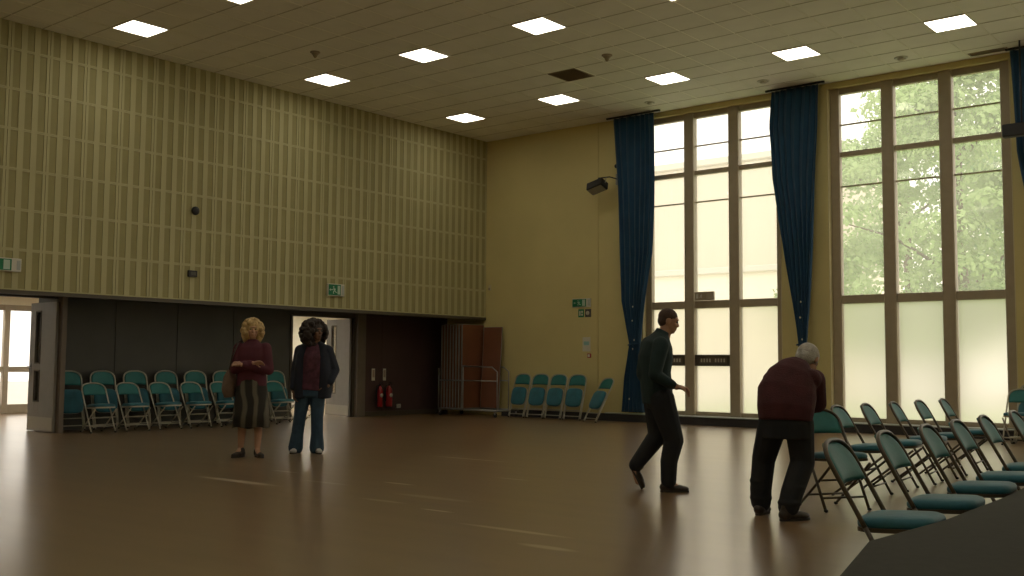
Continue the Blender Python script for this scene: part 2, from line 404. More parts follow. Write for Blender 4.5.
def leaf(name, hinge, ang, wd, n):
    # door leaf hung at hinge, its width along local +y
    ht = 2.1; o = MB(); t = .045
    vy0, vy1 = wd * .58, wd * .76
    def col(y0, y1, z0, z1): o.bbox(-t / 2, t / 2, y0, y1, z0, z1, .003)
    col(0, vy0, .01, ht); col(vy1, wd, .01, ht); col(vy0, vy1, .01, .5); col(vy0, vy1, .98, 1.12); col(vy0, vy1, 1.95, ht)
    root = struct(o.build(name, M['doorg'], loc=(hinge[0], hinge[1], 0), rot=(0, 0, ang)))
    for z0, z1 in ((.5, .98), (1.12, 1.95)):
        MB().box(-.004, .004, vy0, vy1, z0, z1).build('vision_glass', M['glass'], root)
        q = MB()
        for s in (-1, 1):
            xa, xb = sorted((s * t / 2, s * (t / 2 + .008)))
            q.box(xa, xb, vy0 - .02, vy0, z0 - .02, z1 + .02); q.box(xa, xb, vy1, vy1 + .02, z0 - .02, z1 + .02)
            q.box(xa, xb, vy0, vy1, z0 - .02, z0); q.box(xa, xb, vy0, vy1, z1, z1 + .02)
        q.build('vision_frame', M['framed'], root)
    q = MB()
    for s in (-1, 1): q.box(min(s * t / 2, s * (t / 2 + .004)), max(s * t / 2, s * (t / 2 + .004)), .02, wd - .02, .03, .24)
    q.build('kick_plate', M['kick'], root)
    q = MB()
    for s in (-1, 1):
        q.bbox(min(s * t / 2, s * (t / 2 + .01)), max(s * t / 2, s * (t / 2 + .01)), wd - .1, wd - .05, .93, 1.12, .003)
        q.tube([(s * t / 2, wd - .075, 1.05), (s * (t / 2 + .06), wd - .075, 1.05), (s * (t / 2 + .06), wd - .2, 1.05)], .011, 8)
    q.build('door_handle', M['greymetal'], root)
    MB().bbox(t / 2, t / 2 + .06, .05, .3, ht - .1, ht - .03, .006).build('door_closer', M['greymetal'], root)
    return root
leaf('door_1', (-16.36, 8.27), R(88), .92, 1)
leaf('door_2', (-17.02, 15.08), R(76), 1.1, 2)
q = MB()
q.box(XRC - .15, XRC + .02, D2Y0 - .06, D2Y0, 0, 2.13); q.box(XRC - .15, XRC + .02, D2Y1, D2Y1 + .06, 0, 2.13); q.box(XRC - .15, XRC + .02, D2Y0, D2Y1, 2.1, 2.16)
struct(q.build('trim_6', M['framed']))

# ------------------------------------------------------------------ ceiling lights
ORD = ['first', 'second', 'third', 'fourth', 'fifth', 'sixth', 'seventh', 'eighth', 'ninth', 'tenth', 'eleventh', 'twelfth']
def make_light():
    root = empty('ceiling_light', (0, 0, ZC))
    a = .292
    MB().bbox(-a, a, -a, a, -.012, .02, .003).build('diffuser', M['light'], root)
    q = MB()
    for s in (-1, 1):
        q.bbox(min(s * a, s * (a + .018)), max(s * a, s * (a + .018)), -a - .018, a + .018, -.018, .02, .003)
        q.bbox(-a, a, min(s * a, s * (a + .018)), max(s * a, s * (a + .018)), -.018, .02, .003)
    q.build('frame', M['white'], root)
    return root
lp = make_light(); index_kids(lp); first = True
for j in range(6):
    for k in range(8):
        o = lp if first else copy_tree(lp); first = False
        o.location = (-14.57 + 4 * TX * k, 15.97 - 6 * TY * j, ZC)
        tag(o, 'square ceiling light panel, %s from the ribbed wall, %s row from the windows' % (ORD[k], ORD[j]), 'ceiling light', 'square ceiling light panels')

def vent(loc, w, h, label):
    root = empty('ceiling_vent', loc, 0, label, 'vent')
    q = MB()
    for s in (-1, 1):
        q.bbox(min(s * w, s * (w - .02)), max(s * w, s * (w - .02)), -h, h, -.014, .01, .003)
        q.bbox(-w + .02, w - .02, min(s * h, s * (h - .02)), max(s * h, s * (h - .02)), -.014, .01, .003)
    q.build('frame', M['slotd'], root)
    q = MB(); n = max(2, int((2 * h - .06) / .045))
    for i in range(n):
        y = -h + .03 + (i + .5) * (2 * h - .06) / n
        q.add([(-w + .02, y - .014, -.012), (w - .02, y - .014, -.012), (w - .02, y + .01, .002), (-w + .02, y + .01, .002), (-w + .02, y - .012, -.014), (w - .02, y - .012, -.014), (w - .02, y + .012, 0), (-w + .02, y + .012, 0)],
              [(0, 1, 2, 3), (7, 6, 5, 4), (0, 4, 5, 1), (2, 6, 7, 3)])
    q.build('louvre', M['slotd'], root)
    MB().box(-w + .01, w - .01, -h + .01, h - .01, -.002, .008).build('backing', M['slotd'], root)
M['slotd'] = mat('vent_brown', (.34, .28, .19), .7)
vent((-10.9, 14.73, ZC), .3, .3, 'square brown louvred air vent in the ceiling tiles')
vent((-4.75, 17.83, ZC), .3, .085, 'narrow dark slot vent in the ceiling above the tree window')

def downlight(x, y, label):
    root = empty('downlight', (x, y, ZC), 0, label, 'downlight', 'small round downlights by the windows')
    MB().lathe([(.11, .01), (.11, -.008), (.1, -.016), (.085, -.016), (.08, -.002)], 24).build('rim', M['white'], root)
    MB().lathe([(.03, 0), (.055, -.012), (.062, -.03), (.045, -.05), (.015, -.058)], 20).build('lamp', M['white'], root)
downlight(-5.98, 17.3, 'small round white downlight in the ceiling in front of the tree window')
downlight(-8.42, 17.2, 'small round white downlight in the ceiling beside the curtain between the windows')
downlight(-10.85, 17.25, 'small round white downlight in the ceiling near the top of the left curtain')
def detector(x, y, label, s, m):
    root = empty('smoke_detector', (x, y, ZC), 0, label, 'smoke detector')
    MB().lathe([(.07 * s, .005), (.07 * s, -.012), (.06 * s, -.02)], 20).build('base', m, root)
    MB().lathe([(.052 * s, -.018), (.05 * s, -.035), (.035 * s, -.05), (.022 * s, -.07 * s), (.008, -.085 * s)], 20).build('sensor_head', m, root)
detector(-9.73, 14.14, 'dark cone-shaped detector hanging from the ceiling beside the air vent', 1.3, M['slotd'])
detector(-13.42, 11.0, 'brown round detector on the ceiling between two light panels near the ribbed wall', 1.2, M['slotd'])

# ------------------------------------------------------------------ curtains
def curtain(rows, seed, label, tie=None, n=7, y0=17.86):
    rnd = random.Random(seed); ph = rnd.random() * 6
    root = empty('curtain', ((rows[0][1] + rows[0][2]) / 2, y0, 0), 0, label, 'curtain', 'tall blue window curtains')
    ox = root.location.x; q = MB(); NU = 90; vs = []; NZ = 70
    z1, z0 = rows[0][0], rows[-1][0]
    def lerp(z):
        for a, b in zip(rows, rows[1:]):
            if b[0] <= z <= a[0]:
                t = (a[0] - z) / (a[0] - b[0]); t = t * t * (3 - 2 * t) if len(a) > 3 else t
                return a[1] + (b[1] - a[1]) * t, a[2] + (b[2] - a[2]) * t
        return rows[-1][1], rows[-1][2]
    for i in range(NZ + 1):
        z = z1 + (z0 - z1) * i / NZ; xa, xb = lerp(z); wd = xb - xa
        amp = .022 + .035 * (1 - min(1, wd / .9))
        for j in range(NU + 1):
            u = j / NU; uu = u + .02 * math.sin(1.2 * z + 5 * u + ph) + .035 * math.sin(7 * u + ph)
            x = xa + wd * u + .012 * math.sin(2 * PI * n * uu * 2 + ph) * min(1, wd)
            y = amp * math.sin(2 * PI * n * uu + ph) + .015 * math.sin(2.3 * PI * u + z * 1.3 + ph)
            vs.append((x - ox, y, z))
    fs = [(i * (NU + 1) + j, i * (NU + 1) + j + 1, (i + 1) * (NU + 1) + j + 1, (i + 1) * (NU + 1) + j) for i in range(NZ) for j in range(NU)]
    q.add(vs, fs, 0, True); o = q.build('cloth', M['curtain'], root)
    sd = o.modifiers.new('solid', 'SOLIDIFY'); sd.thickness = .008
    if tie:
        z, xa, xb = tie; cx = (xa + xb) / 2 - ox; pts = []
        for k in range(24): a = 2 * PI * k / 24; pts.append((cx + ((xb - xa) / 2 + .035) * math.cos(a), .11 * math.sin(a), z + .02 * math.cos(a)))
        MB().tube(pts, .012, 6, closed=True).build('tieback', M['curtain'], root)
        q = MB()
        for dz, dx in ((.75, .02), (.47, .0), (.08, .03), (-.1, .0), (-1.1, -.05)):
            xa2, xb2 = lerp(z + dz); q.ell((xb2 - ox - (xb2 - xa2) * .45 + dx, -.1, z + dz), (.013, .012, .02), nu=8, nv=6)
        q.build('eyelet', M['white'], root)
    q = MB()
    return root
curtain([(6.245, -12.12, -11.14), (4.8, -12.02, -11.16), (3.4, -11.98, -11.2), (2.45, -11.93, -11.36), (1.57, -11.72, -11.48), (.9, -11.86, -11.44), (.2, -11.93, -11.38)], 1,
        'deep blue curtain tied back at the left of the plain bright window', (1.57, -11.72, -11.48))
curtain([(6.245, -8.57, -7.66), (5.6, -8.62, -7.68), (4.6, -8.56, -7.74), (3.3, -8.36, -7.82), (2.4, -8.22, -7.88), (1.55, -8.1, -7.96), (.9, -8.14, -7.84), (.2, -8.2, -7.78)], 2,
        'deep blue curtain gathered narrow on the wall between the two windows', (1.55, -8.1, -7.96))
curtain([(6.245, -4.42, -3.55), (4.6, -4.36, -3.6), (3.3, -4.16, -3.66), (2.4, -4.06, -3.72), (1.55, -3.94, -3.8), (.9, -3.96, -3.68), (.2, -4.0, -3.62)], 3,
        'deep blue curtain at the right of the tree window, cut by the photo edge', (1.55, -3.94, -3.8))
for i, (a, b_, lab) in enumerate(((-12.3, -11.0, 'dark curtain rail above the left blue curtain'), (-8.7, -7.55, 'dark curtain rail above the curtain between the windows'), (-4.5, -3.5, 'dark curtain rail above the right-hand blue curtain'))):
    tag(MB().bbox(a, b_, 17.84, 17.88, ZC - .035, ZC - .001, .004).build('curtain_rail', M['black']), lab, 'curtain rail', 'curtain rails')

# ------------------------------------------------------------------ signs and wall fittings
def man_glyph(q, cx, cz, s, yy, flip=1, mi=0):      # running figure in a wall plane x,z at depth yy
    def bar(a, b, w):
        a = Vector((cx + a[0] * s * flip, cz + a[1] * s)); b = Vector((cx + b[0] * s * flip, cz + b[1] * s)); d = (b - a).normalized(); n = Vector((-d.y, d.x)) * w * s
        vs = []
        for y in (yy, yy - .002): vs += [(p.x, y, p.y) for p in (a + n, b + n, b - n, a - n)]
        q.add(vs, [(0, 1, 2, 3), (7, 6, 5, 4), (0, 4, 5, 1), (1, 5, 6, 2), (2, 6, 7, 3), (3, 7, 4, 0)], mi)
    bar((.05, .12), (-.05, -.08), .07); bar((.05, .12), (.22, .02), .035); bar((.05, .12), (-.16, .06), .035)
    bar((-.05, -.08), (.14, -.16), .045); bar((.14, -.16), (.08, -.36), .04); bar((-.05, -.08), (-.18, -.22), .045); bar((-.18, -.22), (-.34, -.24), .035)
    n = 10; vs = []
    for y in (yy, yy - .002): vs += [(cx + (.1 * flip + .07 * math.cos(2 * PI * k / n)) * s, y, cz + (.26 + .07 * math.sin(2 * PI * k / n)) * s) for k in range(n)]
    q.add(vs, [tuple(range(n)), tuple(range(2 * n - 1, n - 1, -1))] + [(k, n + k, n + (k + 1) % n, (k + 1) % n) for k in range(n)], mi)
def arrow_glyph(q, cx, cz, s, yy, flip=-1):
    pts = [(-.3, .06), (.05, .06), (.05, .2), (.32, 0), (.05, -.2), (.05, -.06), (-.3, -.06)]
    if flip < 0: pts = [(-x, z) for x, z in pts][::-1]
    q.slab([(cx + x * s, cz + z * s) for x, z in pts], yy - .002, yy)
def exit_sign(loc, rz, w, h, label, depth=.05, flip=-1, dim=True):
    root = empty('exit_sign', loc, rz, label, 'exit sign')       # local: face looks to -y, centred
    MB().bbox(-w / 2, w / 2, -depth, 0, -h / 2, h / 2, .006).build('case', M['white'], root)
    fw = w * .74
    pn = MB().bbox(-w / 2 + .012, -w / 2 + .012 + fw, -depth - .004, -depth + .002, -h / 2 + .015, h / 2 - .015, .002).build('green_panel', M['green'], root)
    q = MB(); man_glyph(q, -w / 2 + fw * .5, 0, h * .9, -depth - .005, flip); arrow_glyph(q, -w / 2 + .012 + fw * .18, 0, h * .55, -depth - .005, flip)
    q.box(-w / 2 + fw * .76, -w / 2 + fw * .97, -depth - .007, -depth - .005, -h * .36, h * .36)
    q.build('pictogram', M['glow'], root)
    MB().bbox(w / 2 - .07, w / 2 - .015, -depth - .003, -depth + .002, -h / 2 + .03, h / 2 - .03, .002).build('lamp_cover', M['ledge'], root)
    return root
M['glow'] = mat('sign_white', (.45, .6, .5), .5)
exit_sign((XL + .004, 7.06, 2.58), R(90), .62, .2, 'green and white running-man exit sign above the door at the left edge of the photo')
exit_sign((XL + .004, 13.56, 2.575), R(90), .42, .24, 'green running-man exit sign on the ribbed wall above the open door')
exit_sign((-13.08, YB - .002, 2.46), 0, .48, .19, 'green exit sign on the mustard wall left of the windows', .03)
def plate(x, z, w, h, label, kind):
    root = empty('safety_sign', (x, YB - .001, z), 0, label, 'sign', 'small safety signs under the exit sign')
    MB().bbox(-w / 2, w / 2, -.006, 0, -h / 2, h / 2, .002).build('plate', M['charcoal'] if kind else M['green'], root)
    q = MB()
    if kind:
        q.lathe([(.045, 0), (.045, .002)], 16, mtx=Matrix.Translation((-.01, -.006, 0)) @ Matrix.Rotation(R(90), 4, 'X'))
    else: q.box(-w * .3, -w * .1, -.009, -.006, -h * .3, h * .3); q.box(w * .05, w * .3, -.009, -.006, -h * .3, -h * .05); q.box(w * .05, w * .3, -.009, -.006, h * .05, h * .3)
    q.build('pictogram', M['white'], root)
plate(-13.1, 2.24, .15, .17, 'small green safety plate under the exit sign on the mustard wall', 0)
plate(-12.92, 2.24, .16, .17, 'small black safety plate with a pale disc under the exit sign', 1)
root = empty('notice', (-12.96, YB - .001, 1.58), 0, 'white paper notice pinned to the mustard wall above a red call point', 'notice')
MB().bbox(-.1, .1, -.004, 0, -.15, .15, .001).build('sheet', M['white'], root)
MB().box(-.07, .07, -.0055, -.004, -.02, .06).build('printed_panel', mat('pale_cyan_print', (.28, .5, .5), .6), root)
root = empty('call_point', (-12.88, YB - .001, 1.34), 0, 'small red fire alarm call point below the white notice', 'fire alarm')
MB().bbox(-.045, .045, -.03, 0, -.045, .045, .006).build('housing', M['red'], root)
MB().bbox(-.028, .028, -.034, -.029, -.028, .028, .002).build('button_window', M['white'], root)
root = empty('motion_sensor', (-15.66, YB - .001, 2.89), 0, 'small cream sensor high on the mustard wall near the corner', 'sensor')
MB().bbox(-.035, .035, -.05, 0, -.07, .07, .012).build('housing', M['cream'], root)
MB().ell((0, -.045, -.03), (.026, .018, .03)).build('lens', M['slotd'], root)
tag(MB().tube([(-12.66, YB - .008, .16), (-12.66, YB - .008, ZC)], .008, 8).build('cable_conduit', M['wall']), 'thin vertical cable conduit painted like the mustard wall', 'conduit')
root = empty('wall_speaker', (XL, 10.37, 3.77), R(90), 'small round dark speaker on the ribbed wall above the black box', 'speaker')
MB().lathe([(.075, 0), (.075, .03), (.06, .045)], 20, mtx=Matrix.Rotation(R(90), 4, 'X')).build('housing', M['black'], root)
MB().lathe([(.05, .044), (.045, .05), (.01, .052)], 16, mtx=Matrix.Rotation(R(90), 4, 'X')).build('grille', M['black'], root)
root = empty('junction_box', (XL, 10.34, 2.67), R(90), 'small black rectangular box on the ribbed wall below the round speaker', 'box')
MB().bbox(-.085, .085, -.05, 0, -.055, .055, .006).build('housing', M['black'], root)
MB().bbox(-.05, .05, -.056, -.049, -.03, .03, .003).build('cover', M['charcoal'], root)
# sign standing on the window transom
root = empty('door_sign', (-10.17, YB + .06, 2.42), 0, 'small boxed exit sign standing on the transom of the bright window', 'exit sign')
MB().bbox(-.21, .21, -.03, .03, 0, .17, .005).build('case', M['frame'], root)
MB().bbox(-.19, .06, -.034, -.028, .02, .15, .002).build('panel', M['slotd'], root)
q = MB(); man_glyph(q, -.06, .085, .12, -.035, 1); q.box(-.17, -.12, -.037, -.035, .04, .13); q.build('pictogram', M['white'], root)
# floodlight on its bracket
root = empty('floodlight', (-12.15, YB, 5.0), 0, 'black floodlight on a bracket high on the mustard wall beside the left curtain', 'floodlight')
MB().bbox(-.06, .06, -.02, 0, -.1, .14, .004).build('wall_plate', M['greymetal'], root)
MB().tube([(0, -.01, .02), (-.02, -.3, .03), (-.26, -.36, .02), (-.26, -.36, -.02)], .013, 8).build('arm', M['black'], root)
T = Matrix.Translation((-.27, -.38, -.15)) @ Matrix.Rotation(R(-14), 4, 'Y') @ Matrix.Rotation(R(-25), 4, 'X')
MB().bbox(-.2, .2, -.13, .12, -.1, .08, .02, mtx=T).build('lamp_body', M['black'], root)
MB().bbox(-.17, .17, -.1, .09, -.106, -.099, .002, mtx=T).build('lens', M['greymetal'], root)
MB().tube([(-.2, 0, 0), (-.22, 0, .14), (0, 0, .19), (.22, 0, .14), (.2, 0, 0)], .01, 8, mtx=T).build('yoke', M['greymetal'], root)
root = empty('security_sensor', (-12.16, YB, 5.3), 0, 'small white dome sensor above the floodlight by the left curtain', 'sensor')
MB().lathe([(.05, 0), (.05, .04), (.04, .05)], 16, mtx=Matrix.Rotation(R(90), 4, 'X')).build('base', M['white'], root)
MB().ell((0, -.06, -.01), (.045, .045, .045)).build('dome', M['black'], root)
tag(MB().tube([(-12.16, YB - .01, 5.34), (-12.16, YB - .01, ZC)], .007, 6).build('cable', M['slotd']), 'thin cable running up the wall above the white dome sensor', 'cable')
# long black light fitting at the right edge
root = empty('stage_light_bar', (-3.9, 17.5, 4.87), 0, 'long black lighting bar in front of the right-hand curtain at the photo edge', 'stage light')
MB().bbox(-.58, .6, -.07, .07, -.1, .1, .015).build('body', M['black'], root)
MB().bbox(-.57, .59, -.06, .06, -.106, -.098, .003).build('lens_strip', M['charcoal'], root)
for x in (-.3, .35): MB().tube([(x, 0, .09), (x, 0, .8), (x, 0, 1.418)], .014, 8).build('bracket', M['black'], root)

# fire extinguishers
for i, (y, s, lab, lab2) in enumerate(((15.85, .8, 'slim dark red fire extinguisher on the dark wall, the one nearer the open door', 'white extinguisher sign on the dark wall, nearer the open door'),
                       (16.12, 1.0, 'red fire extinguisher with a round white label, the one farther from the open door', 'white extinguisher sign on the dark wall, farther from the open door'))):
    root = empty('fire_extinguisher', (XRC + .1, y, .2), 0, lab, 'fire extinguisher', 'fire extinguishers on the recess wall')
    r0 = .075 * s
    MB().lathe([(r0 * .9, 0), (r0, .02), (r0, .34), (r0 * .8, .4), (r0 * .35, .44), (r0 * .3, .46)], 20).build('cylinder', M['red'], root)
    q = MB(); q.lathe([(.02, .455), (.02, .49)], 10); q.bbox(-.015, .1, -.012, .012, .49, .505, .003); q.bbox(-.01, .09, -.01, .01, .52, .532, .003); q.build('valve', M['black'], root)
    MB().tube([(0, -.02, .48), (0, -.1, .45), (0, -.11, .3), (0, -.1, .12)], .011, 8).build('hose', M['rubber'], root)
    q = MB()
    q.lathe([(.045, 0), (.045, .003)], 16, mtx=Matrix.Translation((r0 - .002, 0, .25)) @ Matrix.Rotation(R(90), 4, 'Y')); q.build('label', M['white'], root)
    MB().bbox(-.1, -r0 + .01, -.03, .03, .3, .36, .004).build('bracket', M['black'], root)
    root = empty('extinguisher_sign', (XRC, y - .12 + .06 * i, .9), 0, lab2, 'sign', 'extinguisher signs')
    MB().bbox(0, .012, -.045, .045, -.13, .13, .002).build('plate', M['white'], root)
    MB().box(.012, .014, -.03, .03, -.06, .1).build('pictogram', mat('faded_cream_print', (.4, .3, .22), .6), root)
root = empty('wall_socket', (XRC, 16.5, .2), 0, 'small white socket low on the dark recess wall beside the extinguishers', 'socket')
MB().bbox(0, .03, -.06, .06, -.045, .045, .006).build('housing', M['white'], root)
MB().box(.03, .033, -.012, .012, -.02, .02).build('switch', M['greymetal'], root)

# ------------------------------------------------------------------ folding chairs
def chair_frame_x(z): return .25 - z * .45 / .82
def back_outline(v, half=.205, zt=.82, zb=.625):
    z = zb + (zt - zb) * v; t = max(0, (v - .35) / .65)
    return half * max(0, 1 - t ** 2.6) ** (1 / 2.6), z
def make_chair(fm, folded=False):
    root = empty('folding_chair')
    # padded back
    q = MB(); NU, NV = 14, 12; vs = []; grid = {}
    for side in (0, 1):
        for j in range(NV + 1):
            v = j / NV; v2 = 1 - (1 - v) ** 1.5; w, z = back_outline(v2 * .985, .195)
            for i in range(NU + 1):
                u = -1 + 2 * i / NU; y = w * u; edge = (1 - abs(u) ** 4) * (1 - abs(2 * v - 1) ** 6)
                th = .006 + .017 * max(0, edge) ** .5; x = chair_frame_x(z) - .028 * (1 - (y / .2) ** 2) + (th if side == 0 else -th * .6)
                grid[side, i, j] = len(vs); vs.append((x, y, z))
    fs = []
    for i in range(NU):
        for j in range(NV):
            a, b, c, d = [grid[0, i + k, j + m] for k, m in ((0, 0), (1, 0), (1, 1), (0, 1))]; fs.append((a, b, c, d))
            a, b, c, d = [grid[1, i + k, j + m] for k, m in ((0, 0), (1, 0), (1, 1), (0, 1))]; fs.append((d, c, b, a))
    for j in range(NV): fs.append((grid[0, 0, j + 1], grid[1, 0, j + 1], grid[1, 0, j], grid[0, 0, j])); fs.append((grid[0, NU, j], grid[1, NU, j], grid[1, NU, j + 1], grid[0, NU, j + 1]))
    for i in range(NU): fs.append((grid[0, i, 0], grid[1, i, 0], grid[1, i + 1, 0], grid[0, i + 1, 0])); fs.append((grid[0, i + 1, NV], grid[1, i + 1, NV], grid[1, i, NV], grid[0, i, NV]))
    q.add(vs, fs, 0, True); q.build('backrest', M['teal'], root)
    # tube round the back, going down to the seat
    pts = []
    for j in range(0, 7): z = .43 + .03 * j; pts.append((chair_frame_x(z), .213, z))
    for j in range(0, 25):
        v = j / 24; v = 1 - (1 - v) ** 2; w, z = back_outline(v, .213, .828, .63); pts.append((chair_frame_x(z), w, z))
    pts = pts + [(x, -y, z) for x, y, z in reversed(pts[:-1])]
    MB().tube(pts, .0125, 8).build('back_frame', fm, root)
    for s in (-1, 1):
        MB().tube([(chair_frame_x(.43), .213 * s, .43), (chair_frame_x(.2), .213 * s, .2), (chair_frame_x(.02), .213 * s, .012)], .0125, 8).build('leg', fm, root)
        q = MB()
        if folded: q.tube([(.2, .185 * s, .1), (-.01, .185 * s, .48)], .011, 8); q.tube([(.2, .185 * s, .1), (.245, .185 * s, .015)], .011, 8)
        else: q.tube([(.3, .185 * s, .40), (.06, .185 * s, .2), (-.18, .185 * s, .012)], .0115, 8)
        q.build('leg', fm, root)
    if not folded:
        MB().tube([(chair_frame_x(.11), -.213, .11), (chair_frame_x(.11), .213, .11)], .009, 8).build('stretcher', fm, root)
        for t in (.28, .62): MB().tube([(.3 - .48 * (1 - t), -.185, .40 * t), (.3 - .48 * (1 - t), .185, .40 * t)], .009, 8).build('stretcher', fm, root)
    else:
        for z in (.07, .17): MB().tube([(chair_frame_x(z), -.213, z), (chair_frame_x(z), .213, z)], .009, 8).build('stretcher', fm, root)
    for s in (-1, 1):
        MB().ell((chair_frame_x(.012), .213 * s, .013), (.019, .019, .013), nu=10, nv=6).build('foot_cap', M['rubber'], root)
        if not folded: MB().ell((-.18, .185 * s, .013), (.019, .019, .013), nu=10, nv=6).build('foot_cap', M['rubber'], root)
    # seat
    q = MB(); pan = MB(); N = 36
    def outl(sx, sy, e=4.):
        o = []
        for k in range(N):
            a = 2 * PI * k / N; c_, s_ = math.cos(a), math.sin(a)
            o.append((sx * abs(c_) ** (2 / e) * (1 if c_ > 0 else -1), sy * abs(s_) ** (2 / e) * (1 if s_ > 0 else -1)))
        return o
    rings = [(.97, 0), (1, .012), (1, .028), (.96, .042), (.85, .051), (.6, .056), (.3, .058)]
    vs = []
    for sc, z in rings: vs += [(x, y, z) for x, y in outl(.19 * sc, .195 * sc)]
    fs = [tuple(range(N - 1, -1, -1)), tuple((len(rings) - 1) * N + k for k in range(N))]
    for i in range(len(rings) - 1):
        for k in range(N): fs.append((i * N + k, i * N + (k + 1) % N, (i + 1) * N + (k + 1) % N, (i + 1) * N + k))
    if folded: T = Matrix.Translation((.05, 0, .41)) @ Matrix.Rotation(R(-118 + 180), 4, 'Y') @ Matrix.Rotation(0, 4, 'X')
    else: T = Matrix.Translation((.135, 0, .43)) @ Matrix.Rotation(R(-3), 4, 'Y')
    q.add(vs, fs, 0, True, T); q.build('seat', M['tealc'], root)
    vs = []
    for sc, z in ((.9, -.022), (1.0, -.018), (1.0, .002)): vs += [(x, y, z) for x, y in outl(.192 * sc, .197 * sc)]
    fs = [tuple(range(N - 1, -1, -1)), tuple(2 * N + k for k in range(N))] + [(i * N + k, i * N + (k + 1) % N, (i + 1) * N + (k + 1) % N, (i + 1) * N + k) for i in range(2) for k in range(N)]
    pan.add(vs, fs, 0, False, T); pan.build('seat_pan', fm, root)
    return root

def place(proto, used, x, y, rz, label, group, z=0, rx=0, ry=0):
    o = copy_tree(proto) if used else proto
    o.location = (x, y, z); o.rotation_euler = (rx, ry, rz); o.scale = (.955,) * 3
    tag(o, label, 'chair', group); return o

dark = make_chair(M['backlit_tube']); index_kids(dark)
ROW1 = [5.05, 5.87, 6.72, 7.48, 8.3, 9.4, 10.3]
for i, y in enumerate(ROW1):
    x = -2.03 - .065 * (y - 5.05)
    place(dark, i > 0, x + .13, y - .05, R(6 - i * .4), 'teal folding chair in the front row by the dark stage, %s from the near end' % ORD[i], 'front row of teal folding chairs')
ROW2 = [9.3, 10.0, 10.75, 11.5, 12.3]
for i, y in enumerate(ROW2):
    place(dark, True, -3.78 + .11, y, R(4 + (i % 3) * 2), 'teal folding chair in the back row near the window, %s from the bending man' % ORD[i], 'back row of teal folding chairs')
place(dark, True, -3.52, 8.32, R(-32), 'dark folding chair being set down by the bending grey-haired man', 'back row of teal folding chairs')

pale = make_chair(M['chrome']); index_kids(pale)
fold = make_chair(M['chrome'], True); index_kids(fold)
u = False
for i in range(8):
    y = 8.86 + .605 * i
    place(pale, u, -16.1, y, R(-2 + (i * 37 % 5)), 'open teal chair with pale legs by the charcoal wall, %s from the left door' % ORD[i], 'open folding chairs along the charcoal wall')
    o = place(fold, u, -16.9, y - .13, R((i * 53 % 4)), 'folded teal chair leaning on the charcoal wall, %s from the left door' % ORD[i], 'folded chairs leaning along the charcoal wall', ry=R(17), z=.08); o.scale = (1.06,) * 3; u = True
for i, x in enumerate((-14.44, -13.95, -13.46, -12.97)):
    o = place(fold, True, x, 17.8, R(-92 + (i % 2) * 3), 'upright folded teal chair against the mustard wall, %s from the trolley' % ORD[i], 'folded chairs against the mustard wall', ry=R(13), z=.062); o.scale = (1.03,) * 3
for i, (x, y, w) in enumerate(((-4.2, 17.0, 'front'), (-4.12, 17.42, 'rear'))):
    o = place(pale if i == 0 else fold, True, x, y, R(-90), 'teal folding chair under the right-hand curtain, %s of the pair' % w, 'paired folding chairs under the right-hand curtain'); o.scale = (1 + .1 * i,) * 3
o = place(fold, True, -12.2, 17.5, R(-112), 'folded teal chair leaning on the wall beside the left curtain', None); del o['group']
o.scale = (1.06,) * 3

# ------------------------------------------------------------------ table trolley with boards
root = empty('table_trolley', (-15.7, 17.6, 0), 0, 'grey steel trolley holding upright table tops in the corner', 'trolley')
q = MB(); x0, x1, y0, y1 = -.76, .98, -.36, .36
for a, b_ in (((x0, y0), (x1, y0)), ((x1, y0), (x1, y1)), ((x1, y1), (x0, y1)), ((x0, y1), (x0, y0))): q.tube([(*a, .14), (*b_, .14)], .02, 8)
for x in (-.4, 0, .4): q.tube([(x, y0, .14), (x, y1, .14)], .015, 8)
q.build('base_frame', M['greymetal'], root)
for y in (y0, y1):
    q = MB()
    q.tube([(x0, y, .14), (x0, y, 1.05)], .015, 8); q.tube([(-.02, y, .14), (-.02, y, 1.1)], .015, 8)
    xe = x1 if y < 0 else .7
    q.tube([(x0 + .7, y, 1.1), (xe - .15, y, 1.08), (xe, y, .98), (xe, y, .14)], .015, 8)
    q.tube([(x0, y, .78), (xe, y, .78)], .012, 8); q.build('side_rail', M['greymetal'], root)
for x in (x0 + .05, x1 - .05):
    for y in (y0, y1):
        q = MB(); q.lathe([(.045, -.014), (.05, -.008), (.05, .008), (.045, .014)], 14, mtx=Matrix.Translation((x, y, .05)) @ Matrix.Rotation(R(90), 4, 'X'))
        w_ = q.build('castor', M['rubber'], root); MB().bbox(x - .02, x + .02, y - .025, y + .025, .06, .125, .004).build('fork', M['greymetal'], w_)
def board(w, h, label, loc, rot):
    root = empty('folded_table', loc, 0, label, 'table top', 'folded tables on the trolley'); root.rotation_euler = rot
    MB().bbox(-.013, .013, -w / 2 + .006, w / 2 - .006, .006, h - .006, .002).build('table_top', M['board'], root)
    q = MB()
    for s in (-1, 1): q.bbox(-.016, .016, min(s * w / 2, s * (w / 2 - .008)), max(s * w / 2, s * (w / 2 - .008)), 0, h, .003)
    q.bbox(-.016, .016, -w / 2 + .008, w / 2 - .008, 0, .008, .002); q.bbox(-.016, .016, -w / 2 + .008, w / 2 - .008, h - .008, h, .002)
    q.build('edge_trim', M['boardedge'], root)
    q = MB()
    for s in (-1, 1):
        yy = s * w * .36; q.tube([(-.03, yy, .15), (-.03, yy, h * .45)], .011, 6); q.tube([(-.03, yy, h * .55), (-.03, yy, h - .15)], .011, 6)
    q.tube([(-.03, -w * .36, .3), (-.03, w * .36, .3)], .01, 6); q.tube([(-.03, -w * .36, h - .3), (-.03, w * .36, h - .3)], .01, 6)
    q.build('folded_leg_frame', M['greymetal'], root)
    return root
